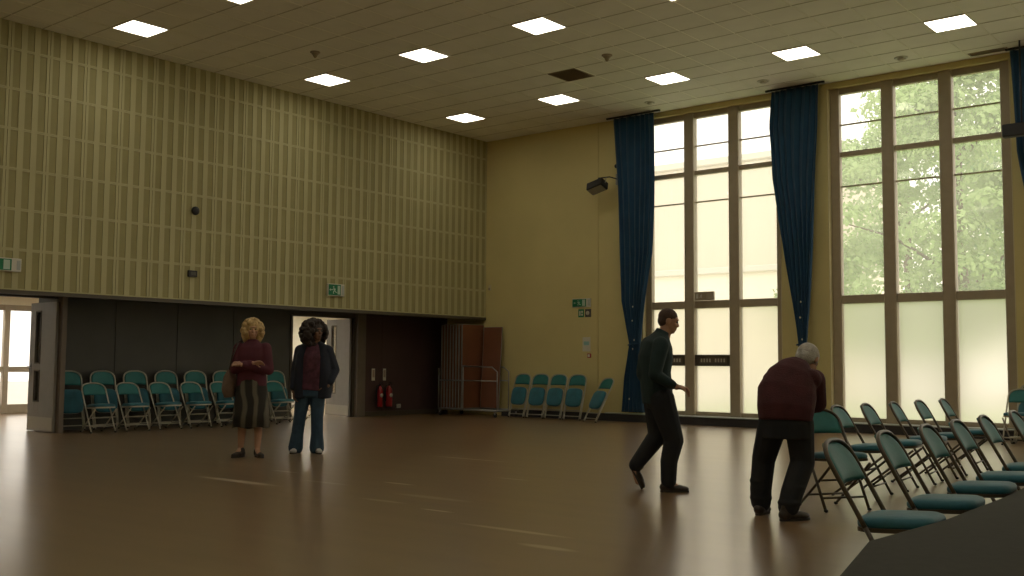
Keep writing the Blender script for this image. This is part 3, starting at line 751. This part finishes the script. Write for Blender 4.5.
for i in range(8):
    board(.72, 1.86 + .012 * (i % 3), 'folded brown table standing upright on the trolley, %s from the recess side' % ORD[i], (-16.4 + .088 * i, 17.62, .162), (0, 0, 0))
board(.5, 1.82, 'brown folded table leaning at the right end of the trolley, facing the hall', (-15.42, 17.8, .165), (0, R(-4), R(-84)))

# ------------------------------------------------------------------ stage in the foreground
st = MB(); ol = [(-1.32, 3.43), (-1.285, 4.1), (-1.31, 5.0), (-1.42, 6.5), (-1.6, 9.0), (-1.85, 13.2), (2.6, 13.2), (2.6, 0.7), (-.7, 0.95)]
n = len(ol)
root = empty('stage', (1, 6, 0), 0, 'low dark carpeted stage in the foreground in front of the chairs', 'stage')
st.add([(x - 1, y - 6, .52) for x, y in ol] + [(x - 1, y - 6, .58) for x, y in ol], [tuple(range(n - 1, -1, -1)), tuple(range(n, 2 * n))] + [(i, (i + 1) % n, n + (i + 1) % n, n + i) for i in range(n)])
st.v = [v for v in st.v]; st.build('deck', M['stage'], root)
q = MB(); cx, cy = 1., 6.
inn = [(x + (.04 if x < cx else -.04), y + (.04 if y < cy else -.04)) for x, y in ol]
q.add([(x - 1, y - 6, 0) for x, y in inn] + [(x - 1, y - 6, .52) for x, y in inn], [tuple(range(n - 1, -1, -1)), tuple(range(n, 2 * n))] + [(i, (i + 1) % n, n + (i + 1) % n, n + i) for i in range(n)])
q.build('skirt', M['stageside'], root)

# ------------------------------------------------------------------ added lobby fill panels, unseen, to brighten the lobby
keep = M['light']; M['light'] = emis('lobby_fill_diffuser', (1, .95, .84), 22.); lp = make_light(); index_kids(lp); M['light'] = keep; first = True
for i, y in enumerate((6.5, 9.5, 12.5, 15.5, 18.5)):
    for j, x in enumerate((-18.9, -21.5)):
        o = lp if first else copy_tree(lp); first = False; o.location = (x, y, 2.6)
        tag(o, 'added unseen lobby fill panel beyond the doors, %s from the near end, %s row' % (ORD[i], ('hall side', 'street side')[j]), 'ceiling light', 'added lobby fill panels')

# ------------------------------------------------------------------ outside
struct(MB().box(-60, 30, YB + .4, 90, -.3, -.05).build('ground_outside', mat('pale_tarmac', (.68, .65, .6), .85, var=.05)))
struct(MB().box(-14.5, 6, 20.5, 33, -.06, -.04).build('lawn', M['grass']))
struct(MB().box(-60, -23.2, -20, 40, -.3, -.02).build('ground_street', mat('pale_paving', (.5, .47, .4), .8, var=.05)))
def leaf_mat(name, c):
    m = bpy.data.materials.new(name); m.use_nodes = True; nt = m.node_tree; nt.nodes.clear()
    o = nt.nodes.new('ShaderNodeOutputMaterial'); d = nt.nodes.new('ShaderNodeBsdfDiffuse'); t = nt.nodes.new('ShaderNodeBsdfTranslucent')
    n = nt.nodes.new('ShaderNodeTexNoise'); n.inputs['Scale'].default_value = .7
    tc = nt.nodes.new('ShaderNodeTexCoord'); r = nt.nodes.new('ShaderNodeValToRGB')
    r.color_ramp.elements[0].position = .35; r.color_ramp.elements[1].position = .65
    r.color_ramp.elements[0].color = (*[x * .8 for x in c], 1); r.color_ramp.elements[1].color = (*[min(1, x * 1.15) for x in c], 1)
    mx = nt.nodes.new('ShaderNodeMixShader'); mx.inputs[0].default_value = .35
    nt.links.new(tc.outputs['Object'], n.inputs['Vector']); nt.links.new(n.outputs['Fac'], r.inputs[0])
    nt.links.new(r.outputs[0], d.inputs[0]); nt.links.new(r.outputs[0], t.inputs[0])
    nt.links.new(d.outputs[0], mx.inputs[1]); nt.links.new(t.outputs[0], mx.inputs[2]); nt.links.new(mx.outputs[0], o.inputs[0]); return m
M['leafa'] = leaf_mat('pale_leaves', (.40, .53, .26)); M['leafb'] = leaf_mat('fresh_leaves', (.26, .41, .20))
def tree(x, y, h, rad, seed, m, label, zlow=1.6, ncl=60, nl=330):
    rnd = random.Random(seed); root = empty('tree', (x, y, -.05), 0, label, 'tree', 'broad trees outside the hall')
    t = MB(); pts = [(0, 0, 0), (.1, .05, h * .25), (-.05, .1, h * .5), (.05, 0, h * .85)]
    t.tube(pts, [.28, .22, .15, .04], 10)
    cl = []
    for k in range(ncl):
        a = rnd.random() * 2 * PI; f = rnd.random(); z = zlow + (h - zlow) * f
        rr = rad * math.sin(PI * min(.97, .18 + .8 * f)) ** .7 * (.35 + .65 * rnd.random() ** .5)
        c = (rr * math.cos(a), rr * math.sin(a), z); cl.append((c, rad * rnd.uniform(.2, .36)))
        if k % 6 == 0: t.tube([(0, 0, max(.5, z - .45 * rr)), (c[0] * .6, c[1] * .6, z - .1 * rr), c], [.07, .04, .015], 5)
    t.build('trunk', M['bark'], root)
    q = MB()
    for c, r in cl:
        for _ in range(nl):
            u = Vector((rnd.gauss(0, 1), rnd.gauss(0, 1), rnd.gauss(0, 1))).normalized()
            if u.z < -.25 and rnd.random() < .75: u.z = -u.z
            pos = Vector(c) + Vector((u.x * r, u.y * r, u.z * r * .55)) * rnd.uniform(.75, 1.08)
            nrm = (u + Vector((rnd.gauss(0, .45), rnd.gauss(0, .45), rnd.gauss(0, .45)))).normalized()
            a = nrm.orthogonal().normalized(); b = nrm.cross(a); sz = rnd.uniform(.06, .13); th = rnd.random() * PI
            a, b = a * math.cos(th) + b * math.sin(th), b * math.cos(th) - a * math.sin(th)
            q.add([pos - a * sz, pos + b * sz * .6, pos + a * sz, pos - b * sz * .6], [(0, 1, 2, 3)])
    q.build('crown', m, root); return root
tree(-9.3, 31.5, 9.6, 3.9, 3, M['leafa'], 'broad pale green tree right outside the right-hand window', 1.5, 80, 330)
tree(-13.2, 38.5, 10.6, 3.9, 5, M['leafa'], 'pale leafy tree standing behind and left of the broad tree', 1.5, 70, 300)
tree(-8.5, 43, 14.5, 5.2, 9, M['leafb'], 'tall fresh green tree behind the broad pale tree', 2.5, 80, 300)
# pale building opposite the left window
root = empty('building', (-25, 46, -.05), 0, 'pale rendered building seen through the left-hand window', 'building')
MB().box(-9, 6.2, 0, 8, 0, 5.9).build('lower_wall', M['lobby'], root)
MB().box(-9, 6.2, .3, 8, 5.9, 11.2).build('upper_wall', M['render'], root)
MB().bbox(-9.2, 6.4, -.25, 8.2, 5.7, 6.0, .03).build('canopy', M['white'], root)
MB().bbox(-9.2, 6.4, .1, 8.2, 11.2, 11.55, .04).build('parapet', M['white'], root)

# ------------------------------------------------------------------ people
def bake(o):        # turn the grown surface into a plain mesh
    bpy.context.view_layer.update()
    dg = bpy.context.evaluated_depsgraph_get()
    me = bpy.data.meshes.new_from_object(o.evaluated_get(dg)); me.name = o.name
    old = o.data; o.modifiers.clear(); o.data = me; bpy.data.meshes.remove(old)
    me.polygons.foreach_set('use_smooth', [True] * len(me.polygons)); me.update()
class Fig(MB):
    def cap(s, a, b, ra, rb, n=12):          # tapered limb with rounded ends
        a = Vector(a); b = Vector(b); d = b - a; L = d.length; t = d.normalized()
        pts = []; rs = []
        for k in range(5): f = math.cos(PI / 2 * (1 - k / 4)); pts.append(a - t * ra * math.sin(PI / 2 * (1 - k / 4))); rs.append(max(.001, ra * f))
        for k in range(1, 5): pts.append(a + d * k / 5); rs.append(ra + (rb - ra) * k / 5)
        for k in range(5): f = k / 4; pts.append(b + t * rb * math.sin(PI / 2 * f)); rs.append(max(.001, rb * math.cos(PI / 2 * f)))
        return s.tube(pts, rs, n)
    def limb(s, P, r, n=12):
        for i in range(len(P) - 1): s.cap(P[i], P[i + 1], r[i], r[i + 1], n)
        return s
    def loft(s, secs, n=20):                 # secs: (centre, half width, half depth, yaw); sections perpendicular to the path
        vs = []; fs = []; m = len(secs); cs = [Vector(x[0]) for x in secs]
        for i, (c, rx, ry, yw) in enumerate(secs):
            t = (cs[min(i + 1, m - 1)] - cs[max(i - 1, 0)]).normalized()
            X = Vector((math.cos(yw), math.sin(yw), 0)); X = (X - t * X.dot(t)).normalized(); Y = t.cross(X)
            for k in range(n):
                a = 2 * PI * k / n; ca, sa = math.cos(a), math.sin(a)
                vs.append(Vector(c) + X * rx * abs(ca) ** .85 * (1 if ca > 0 else -1) + Y * ry * abs(sa) ** .85 * (1 if sa > 0 else -1))
        for i in range(m - 1):
            for k in range(n): fs.append((i * n + k, i * n + (k + 1) % n, (i + 1) * n + (k + 1) % n, (i + 1) * n + k))
        fs.append(tuple(range(n - 1, -1, -1))); fs.append(tuple((m - 1) * n + k for k in range(n)))
        return s.add(vs, fs, 0, True)
    def grow(s, name, m, parent, voxel=.008, smooth=4):
        o = s.build(name, m, parent)
        r = o.modifiers.new('remesh', 'REMESH'); r.mode = 'VOXEL'; r.voxel_size = voxel; r.use_smooth_shade = True
        if smooth: k = o.modifiers.new('smooth', 'SMOOTH'); k.iterations = smooth; k.factor = .5
        bake(o); return o
def head(f, c, yaw, pitch=0, s=1.):         # face looks along yaw; c is the head centre
    T = Matrix.Translation(Vector(c)) @ Matrix.Rotation(yaw, 4, 'Z') @ Matrix.Rotation(pitch, 4, 'Y') @ Matrix.Scale(s, 4)
    f.ell((-.01, 0, .02), (.095, .076, .1), mtx=T); f.ell((.022, 0, -.035), (.068, .06, .075), mtx=T); f.ell((.05, 0, -.085), (.032, .036, .026), mtx=T)
    f.cap(T @ Vector((.08, 0, .015)), T @ Vector((.096, 0, -.022)), .01 * s, .014 * s); f.ell((.07, 0, .035), (.026, .052, .012), mtx=T)
    f.ell((.082, 0, -.053), (.014, .026, .008), mtx=T); f.ell((.08, 0, -.068), (.013, .02, .007), mtx=T)
    for y in (-1, 1):
        f.ell((-.008, .078 * y, -.005), (.022, .01, .032), mtx=T); f.ell((.06, .04 * y, -.02), (.025, .02, .02), mtx=T)
    return T
def eyes(T, root):
    q = MB()
    for y in (-1, 1): q.ell((.079, .03 * y, .01), (.011, .014, .008), mtx=T, nu=10, nv=8)
    q.build('eyes', M['eye'], root)
def hand(f, w, d, n, s=1., curl=.5, side=1):  # wrist point, pointing direction, palm normal; fingers bend toward the palm normal
    w = Vector(w); d = Vector(d).normalized(); n = Vector(n); n = (n - d * n.dot(d)).normalized(); a = d.cross(n) * side
    f.cap(w, w + d * .05 * s, .022 * s, .02 * s)
    for k, (o, L) in enumerate(((-.03, .07), (-.01, .08), (.01, .075), (.03, .058))):
        b0 = w + d * .035 * s + a * o * .7 * s; b1 = w + d * .085 * s + a * o * s
        f.cap(b0, b1, .014 * s, .011 * s, 8); d1 = (d * math.cos(curl) + n * math.sin(curl)); d2 = (d * math.cos(curl * 2.1) + n * math.sin(curl * 2.1))
        b2 = b1 + d1 * L * .52 * s; b3 = b2 + d2 * L * .5 * s; f.cap(b1, b2, .0105 * s, .0095 * s, 8); f.cap(b2, b3, .0095 * s, .008 * s, 8)
    t0 = w + d * .025 * s - a * .022 * s; t1 = t0 + (d * .7 - a * .6 + n * .35).normalized() * .045 * s; t2 = t1 + (d * .8 - a * .1 + n * .6).normalized() * .035 * s
    f.cap(t0, t1, .014 * s, .012 * s, 8); f.cap(t1, t2, .011 * s, .009 * s, 8)
def shoe(root, heel, toe, m, h=.075, w=.045, name='shoe', sole=True):
    a = Vector(heel); b = Vector(toe); d = (b - a); L = d.length; d.normalize(); f = Fig()
    side = Vector((0, 0, 1)).cross(d).normalized(); up = d.cross(side)
    T = Matrix((( d.x, side.x, up.x, a.x), (d.y, side.y, up.y, a.y), (d.z, side.z, up.z, a.z), (0, 0, 0, 1)))
    f.ell((.045, 0, .045), (.055, w * .85, .045), mtx=T); f.ell((L * .5, 0, .035), (L * .42, w * .9, .036), mtx=T); f.ell((L * .74, 0, .03), (L * .27, w, .03), mtx=T)
    f.cap(T @ Vector((.05, 0, .05)), T @ Vector((.05, 0, h + .01)), .042, .04)
    o = f.grow(name, m, root, .008, 3)
    if sole:
        q = MB(); n = 20; pts = []
        for k in range(n):
            t = 2 * PI * k / n; x = L * .5 + L * .51 * math.cos(t); ww = w * (.85 + .15 * math.cos(t)) * abs(math.sin(t)) ** .7 * (1 if math.sin(t) > 0 else -1); pts.append((x, ww))
        q.add([tuple(T @ Vector((x, y, z))) for z in (0, .018) for x, y in pts], [tuple(range(n - 1, -1, -1)), tuple(range(n, 2 * n))] + [(k, (k + 1) % n, n + (k + 1) % n, n + k) for k in range(n)])
        q.build('sole', M['sole'], o)
    return o
M.update(eye=mat('eye_dark', (.02, .015, .01), .3), skin=mat('skin_light', (.42, .24, .16), .55, var=.05), skind=mat('skin_brown', (.17, .085, .05), .5, var=.05),
         sole=mat('shoe_sole', (.05, .045, .04), .8), sweat=mat('dark_teal_top', (.012, .03, .032), .85, var=.2, scale=6), trous=mat('charcoal_trousers', (.012, .014, .018), .85, var=.2, scale=6),
         maroon=mat('maroon_knit', (.06, .014, .018), .9, var=.2, scale=12, bump=.4, bscale=90), navy=mat('navy_coat', (.012, .016, .03), .85, var=.2, scale=5),
         jeans=mat('blue_denim', (.03, .065, .11), .85, var=.2, scale=12), plaid=mat('plum_shirt', (.085, .026, .045), .85, var=.4, scale=18),
         wine=mat('wine_jacket', (.09, .015, .028), .8, var=.15, scale=6), blonde=mat('blonde_hair', (.45, .31, .13), .6, var=.3, scale=25, bump=.6, bscale=60),
         darkh=mat('dark_curly_hair', (.022, .013, .009), .7, var=.3, scale=25, bump=.8, bscale=60), brownh=mat('short_brown_hair', (.06, .03, .018), .7, var=.2, scale=30, bump=.5, bscale=90),
         greyh=mat('grey_hair', (.42, .40, .36), .7, var=.2, scale=30, bump=.5, bscale=80), leather=mat('brown_leather', (.03, .02, .015), .45, var=.1), bag=mat('taupe_bag', (.15, .10, .075), .7, var=.2, scale=14))
def skirt_mat():
    m = mat('striped_skirt', (.05, .045, .035), .85); nt = m.node_tree; b = nt.nodes['Principled BSDF']; tc = [n for n in nt.nodes if n.type == 'TEX_COORD'][0]
    w_ = nt.nodes.new('ShaderNodeTexWave'); w_.inputs['Scale'].default_value = 2.2; w_.inputs['Distortion'].default_value = 3.5
    r = nt.nodes.new('ShaderNodeValToRGB'); r.color_ramp.elements[0].color = (.022, .02, .017, 1); r.color_ramp.elements[1].color = (.13, .115, .085, 1); r.color_ramp.elements[0].position = .5; r.color_ramp.elements[1].position = .85
    nt.links.new(tc.outputs['Object'], w_.inputs['Vector']); nt.links.new(w_.outputs['Fac'], r.inputs[0]); nt.links.new(r.outputs[0], b.inputs['Base Color']); return m
M['skirt'] = skirt_mat()
def hair_clumps(f, T, n, seed, c, r, size, cut):    # curls packed over an ellipsoid, leaving the face open
    rnd = random.Random(seed)
    for _ in range(n):
        u = Vector((rnd.gauss(0, 1), rnd.gauss(0, 1), rnd.gauss(0, 1))).normalized()
        if not cut(u): continue
        f.ell((c[0] + u.x * r[0], c[1] + u.y * r[1], c[2] + u.z * r[2]), (size * rnd.uniform(.7, 1.2),) * 3, mtx=T, nu=8, nv=6)

# --- man striding to the right, seen from the side
root = empty('person', (-5.07, 8.42, 0), CAMYAW, 'short-haired man in dark top and trousers striding past the bright window', 'person')
b = Fig()
T = head(b, (-.025, 0, 1.555), R(-4), R(14), .96)
b.cap((-.075, 0, 1.39), (-.05, 0, 1.50), .06, .056)
b.loft([((-.12, 0, .82), .1, .15, 0), ((-.13, 0, .95), .105, .15, 0), ((-.145, 0, 1.08), .105, .15, 0), ((-.14, 0, 1.22), .125, .18, 0), ((-.12, 0, 1.33), .115, .18, 0), ((-.095, 0, 1.40), .06, .09, 0)])
NE, NW = (-.19, -.25, 1.065), (.015, -.2, .955); FE, FW = (-.22, .27, 1.08), (-.16, .27, .84)
b.limb([(-.125, -.18, 1.335), NE, NW], [.055, .042, .03]); b.limb([(-.125, .18, 1.335), FE, FW], [.055, .042, .03])
hand(b, NW, (.9, 0, -.12), (-.1, 0, -1), 1.05, .75, 1); hand(b, FW, (.2, 0, -1), (.6, -.6, 0), 1., .5, -1)
NH, NK, NA = (-.11, -.09, .84), (.005, -.09, .47), (-.05, -.09, .09); FH, FK, FA = (-.13, .09, .84), (-.115, .09, .5), (-.335, .1, .2)
b.limb([NH, NK, NA], [.085, .055, .035]); b.limb([FH, FK, FA], [.085, .055, .035])
b.cap(NA, (.05, -.09, .035), .035, .028); b.cap(FA, (-.30, .1, .07), .035, .028)
b.grow('body', M['skin'], root, .0065, 4); eyes(T, root)
f = Fig(); f.ell((-.018, 0, .042), (.096, .08, .085), mtx=T); f.ell((-.045, 0, .0), (.064, .076, .07), mtx=T); f.grow('hair', M['brownh'], root, .007, 2)
f = Fig()
f.loft([((-.13, 0, .80), .14, .17, 0), ((-.14, 0, .95), .145, .18, 0), ((-.155, 0, 1.08), .145, .185, 0), ((-.15, 0, 1.22), .16, .205, 0), ((-.13, 0, 1.34), .14, .2, 0), ((-.09, 0, 1.44), .07, .08, 0), ((-.075, 0, 1.47), .066, .07, 0)])
f.limb([(-.125, -.18, 1.335), NE, (-.03, -.21, .975)], [.078, .06, .045]); f.limb([(-.125, .18, 1.335), FE, (-.17, .27, .9)], [.078, .06, .045])
f.cap((-.2, 0, 1.33), (-.23, 0, 1.08), .09, .1)
f.grow('jacket', M['sweat'], root, .009, 5)
f = Fig(); f.loft([((-.115, 0, .76), .12, .16, 0), ((-.12, 0, .85), .12, .16, 0), ((-.125, 0, .97), .115, .155, 0)])
f.limb([NH, NK, (-.04, -.09, .28), (-.045, -.09, .1)], [.125, .092, .08, .072]); f.limb([FH, FK, (-.24, .1, .33), (-.32, .1, .225)], [.125, .092, .076, .066])
f.grow('trousers', M['trous'], root, .009, 4)
shoe(root, (-.12, -.09, 0), (.14, -.09, .0), M['leather'], .1); shoe(root, (-.385, .1, .22), (-.27, .1, .0), M['leather'], .08, .04)

# --- older man bending over a chair, seen from behind
root = empty('person', (-3.54, 7.54, 0), CAMYAW, 'grey-haired older man in maroon jumper bending forward to set down a folding chair', 'person')
b = Fig(); T = head(b, (.255, .27, 1.2), R(48), R(50), 1.04)
b.cap((.13, .2, 1.1), (.21, .25, 1.16), .062, .06)
b.loft([((.005, .0, .70), .17, .12, R(-8)), ((.01, .02, .82), .17, .12, R(-8)), ((.03, .08, .97), .165, .115, R(-8)), ((.085, .13, 1.04), .15, .11, R(-8)), ((.13, .18, 1.10), .11, .09, R(-8))])
LS, RS = (-.035, .2, 1.03), (.26, .12, 1.04)
RE, RW = (.305, .2, .86), (.24, .4, .80); LE, LW = (-.02, .4, .86), (.14, .5, .80)
b.limb([LS, LE, LW], [.055, .042, .032]); b.limb([RS, RE, RW], [.055, .042, .032])
hand(b, RW, (-.2, .9, -.1), (-.3, 0, -1), 1.05, .8, 1); hand(b, LW, (.8, .5, -.1), (.2, 0, -1), 1.05, .8, -1)
LH, LK, LA = (-.085, .02, .72), (-.125, .17, .43), (-.15, .17, .09); RH, RK, RA = (.1, -.02, .72), (.13, .0, .42), (-.02, -.14, .09)
b.limb([LH, LK, LA], [.09, .06, .04]); b.limb([RH, RK, RA], [.09, .06, .04]); b.cap(LA, (-.1, .25, .035), .038, .03); b.cap(RA, (.06, -.08, .035), .038, .03)
b.grow('body', M['skin'], root, .0065, 4); eyes(T, root)
f = Fig(); f.ell((-.025, 0, .025), (.1, .086, .098), mtx=T); f.ell((-.04, 0, -.01), (.07, .08, .08), mtx=T); f.grow('hair', M['greyh'], root, .007, 2)
f = Fig()
f.loft([((.0, -.01, .73), .2, .15, R(-8)), ((.005, .0, .82), .215, .16, R(-8)), ((.03, .05, .94), .225, .155, R(-8)), ((.085, .12, 1.05), .19, .145, R(-8)), ((.135, .18, 1.12), .135, .115, R(-8)), ((.175, .22, 1.165), .085, .075, R(-8))])
f.limb([LS, LE, (.09, .47, .815)], [.09, .07, .05]); f.limb([RS, RE, (.255, .35, .815)], [.09, .075, .05]); f.cap((.01, .1, 1.06), (.22, .06, 1.05), .085, .08)
f.grow('jumper', M['maroon'], root, .009, 6)
f = Fig(); f.loft([((.01, .0, .60), .185, .145, R(-8)), ((.01, .0, .70), .19, .15, R(-8)), ((.01, .02, .80), .185, .14, R(-8))])
f.limb([LH, LK, (-.15, .17, .2), (-.15, .17, .1)], [.115, .092, .085, .08]); f.limb([RH, RK, (.02, -.1, .2), (-.015, -.13, .1)], [.115, .092, .085, .08])
for (x, y, z) in ((-.15, .17, .26), (-.15, .17, .13), (.04, -.09, .24), (-.01, -.13, .13)): f.ell((x, y, z), (.088, .088, .035))
f.grow('trousers', M['trous'], root, .009, 3)
shoe(root, (-.19, .1, 0), (-.07, .33, 0), M['leather'], .1, .055); shoe(root, (-.09, -.18, 0), (.15, -.07, 0), M['leather'], .1, .055)

# --- blonde woman with folded arms
root = empty('person', (-10.66, 7.86, 0), CAMYAW, 'blonde woman in wine-red jacket and striped skirt standing with folded arms by the chairs', 'person')
b = Fig(); T = head(b, (0.0, -.01, 1.545), R(-72), 0, .98)
b.cap((0, 0, 1.37), (0, 0, 1.48), .048, .048)
b.loft([((.0, 0, .82), .16, .11, 0), ((0, 0, .95), .155, .11, 0), ((0, 0, 1.08), .125, .1, 0), ((0, 0, 1.22), .15, .105, 0), ((0, 0, 1.32), .155, .09, 0), ((0, 0, 1.38), .08, .06, 0)])
LE, RE = (-.2, -.05, 1.07), (.215, -.05, 1.06); LW, RW = (.06, -.2, 1.14), (-.07, -.23, 1.12)
b.limb([(-.16, 0, 1.32), LE, LW], [.048, .038, .026]); b.limb([(.16, 0, 1.32), RE, RW], [.048, .038, .026])
hand(b, LW, (1, .1, .1), (0, -.5, -.6), .92, .4, -1); hand(b, RW, (-1, .15, .15), (0, .6, -.4), .92, .4, 1)
LK, LA, RK, RA = (-.105, 0, .46), (-.12, .01, .09), (.085, 0, .46), (.09, -.01, .09)
b.limb([(-.085, 0, .82), LK, (-.11, .02, .3), LA], [.08, .052, .05, .033]); b.limb([(.085, 0, .82), RK, (.09, .02, .3), RA], [.08, .052, .05, .033])
b.cap(LA, (-.15, -.09, .035), .033, .025); b.cap(RA, (.14, -.1, .035), .033, .025)
b.grow('body', M['skin'], root, .0065, 4); eyes(T, root)
f = Fig(); f.ell((-.03, 0, .03), (.12, .125, .12), mtx=T); f.ell((-.04, .07, -.07), (.085, .06, .1), mtx=T); f.ell((-.04, -.07, -.07), (.085, .06, .1), mtx=T); f.ell((-.07, 0, -.06), (.07, .1, .11), mtx=T)
hair_clumps(f, T, 150, 4, (-.02, 0, -.01), (.115, .125, .15), .028, lambda u: not (u.x > .3 and u.z < .55 and abs(u.y) < .62)); f.grow('hair', M['blonde'], root, .008, 1)
f = Fig()
f.loft([((.0, 0, .86), .185, .135, 0), ((0, 0, .98), .175, .13, 0), ((0, 0, 1.1), .165, .125, 0), ((0, 0, 1.22), .18, .13, 0), ((0, 0, 1.33), .17, .11, 0), ((0, 0, 1.4), .085, .075, 0), ((0, 0, 1.43), .07, .065, 0)])
f.limb([(-.16, 0, 1.32), LE, (.02, -.19, 1.13)], [.075, .066, .048]); f.limb([(.16, 0, 1.32), RE, (-.03, -.21, 1.115)], [.075, .066, .048])
f.grow('jacket', M['wine'], root, .009, 4)
q = MB(); n = 48; vs = []; zs = [(.98, .165, .125), (.9, .18, .14), (.75, .2, .155), (.55, .215, .165), (.36, .225, .17)]
for z, rx, ry in zs:
    for k in range(n): a = 2 * PI * k / n; g = 1 + .05 * (1 - z) * math.sin(9 * a); vs.append((rx * g * math.cos(a), ry * g * math.sin(a), z + .01 * math.sin(5 * a)))
q.add(vs, [(i * n + (k + 1) % n, i * n + k, (i + 1) * n + k, (i + 1) * n + (k + 1) % n) for i in range(len(zs) - 1) for k in range(n)], 0, True)
o = q.build('skirt', M['skirt'], root); sd = o.modifiers.new('solid', 'SOLIDIFY'); sd.thickness = .006
shoe(root, (-.085, .055, 0), (-.17, -.17, 0), M['leather'], .07, .042); shoe(root, (.06, .04, 0), (.19, -.16, 0), M['leather'], .07, .042)
# her shoulder bag
gb = empty('shoulder_bag', (-10.66 - .235 * math.cos(CAMYAW), 7.86 - .235 * math.sin(CAMYAW), .72), CAMYAW, 'soft taupe shoulder bag hanging at the side of the blonde woman', 'bag')
f = Fig(); f.loft([((-.03, 0, .0), .06, .09, 0), ((-.04, 0, .1), .085, .13, 0), ((-.03, 0, .25), .07, .13, 0), ((-.02, 0, .34), .025, .11, 0)]); f.grow('pouch', M['bag'], gb, .009, 4)
MB().tube([(-.02, -.09, .32), (.02, -.11, .5), (.085, -.09, .67), (.1, 0, .70), (.06, .1, .6), (-.02, .1, .32)], .011, 8).build('strap', M['leather'], gb)

# --- woman with dark curly hair, navy coat and jeans
root = empty('person', (-10.62, 8.70, 0), CAMYAW, 'woman with dark curly hair, navy coat and blue jeans before the open door', 'person')
b = Fig(); T = head(b, (.085, -.02, 1.545), R(-38), R(-4), 1.)
b.cap((.07, 0, 1.36), (.1, 0, 1.47), .05, .05)
b.loft([((.04, 0, .80), .165, .115, 0), ((.05, 0, .92), .16, .115, 0), ((.06, 0, 1.06), .14, .11, 0), ((.065, 0, 1.2), .155, .115, 0), ((.07, 0, 1.31), .155, .09, 0), ((.075, 0, 1.37), .08, .065, 0)])
LE, LW = (-.16, .02, 1.03), (-.165, -.06, .78); RE, RW = (.33, .05, 1.06), (.27, -.09, .86)
b.limb([(-.1, 0, 1.3), LE, LW], [.05, .04, .028]); b.limb([(.24, 0, 1.3), RE, RW], [.05, .04, .028])
hand(b, LW, (.15, -.1, -1), (.8, -.3, 0), .98, .45, 1); hand(b, RW, (-.6, -.3, -.6), (-.3, .6, 0), .98, .6, -1)
LH, LK, LA = (-.045, 0, .80), (-.09, -.02, .46), (-.14, .0, .09); RH, RK, RA = (.13, 0, .80), (.13, -.02, .46), (.13, .0, .09)
b.limb([LH, LK, LA], [.088, .058, .038]); b.limb([RH, RK, RA], [.088, .058, .038]); b.cap(LA, (-.145, -.1, .035), .034, .026); b.cap(RA, (.16, -.09, .035), .034, .026)
b.grow('body', M['skind'], root, .0065, 4); eyes(T, root)
f = Fig(); f.ell((-.04, 0, .03), (.13, .14, .12), mtx=T); f.ell((-.07, 0, -.07), (.1, .15, .12), mtx=T)
hair_clumps(f, T, 260, 6, (-.03, 0, -.01), (.14, .175, .17), .032, lambda u: not (u.x > .3 and u.z < .6 and abs(u.y) < .55)); f.grow('hair', M['darkh'], root, .008, 1)
f = Fig(); f.loft([((.05, -.01, .80), .16, .135, 0), ((.06, -.01, .95), .15, .135, 0), ((.065, -.01, 1.1), .15, .14, 0), ((.07, -.01, 1.22), .15, .14, 0), ((.075, 0, 1.33), .13, .1, 0), ((.08, 0, 1.4), .065, .065, 0)])
f.grow('shirt', M['plaid'], root, .009, 4)
f = Fig()
for s, cx in ((-1, -.07), (1, .2)):        # two halves of the open coat
    f.loft([((cx - .01 * s + .02 * s, .015, .70), .085, .15, R(0)), ((cx + .02 * s, .01, .9), .09, .145, 0), ((cx + .015 * s, .01, 1.1), .085, .14, 0), ((cx, .01, 1.25), .085, .13, 0), ((cx - .02 * s, .01, 1.34), .07, .1, 0), ((.07 + .05 * s, .02, 1.4), .04, .06, 0)])
f.loft([((.06, .1, .70), .17, .06, 0), ((.065, .1, 1.0), .17, .06, 0), ((.07, .08, 1.25), .17, .06, 0), ((.075, .06, 1.38), .1, .04, 0)])
f.limb([(-.1, 0, 1.3), LE, (-.165, -.05, .84)], [.082, .068, .056]); f.limb([(.24, 0, 1.3), RE, (.29, -.06, .91)], [.082, .068, .056])
f.grow('coat', M['navy'], root, .009, 4)
f = Fig(); f.loft([((.04, 0, .72), .16, .125, 0), ((.045, 0, .85), .165, .13, 0), ((.05, 0, .95), .15, .12, 0)])
f.limb([LH, LK, (-.12, .0, .25), (-.14, 0, .07)], [.105, .08, .078, .095]); f.limb([RH, RK, (.13, .0, .25), (.13, 0, .07)], [.105, .08, .078, .095])
f.grow('jeans', M['jeans'], root, .009, 3)
M['pale'] = mat('pale_grey_shoe', (.4, .4, .38), .6)
shoe(root, (-.13, .08, 0), (-.155, -.18, 0), M['pale'], .07, .045); shoe(root, (.12, .08, 0), (.2, -.17, 0), M['pale'], .07, .045)
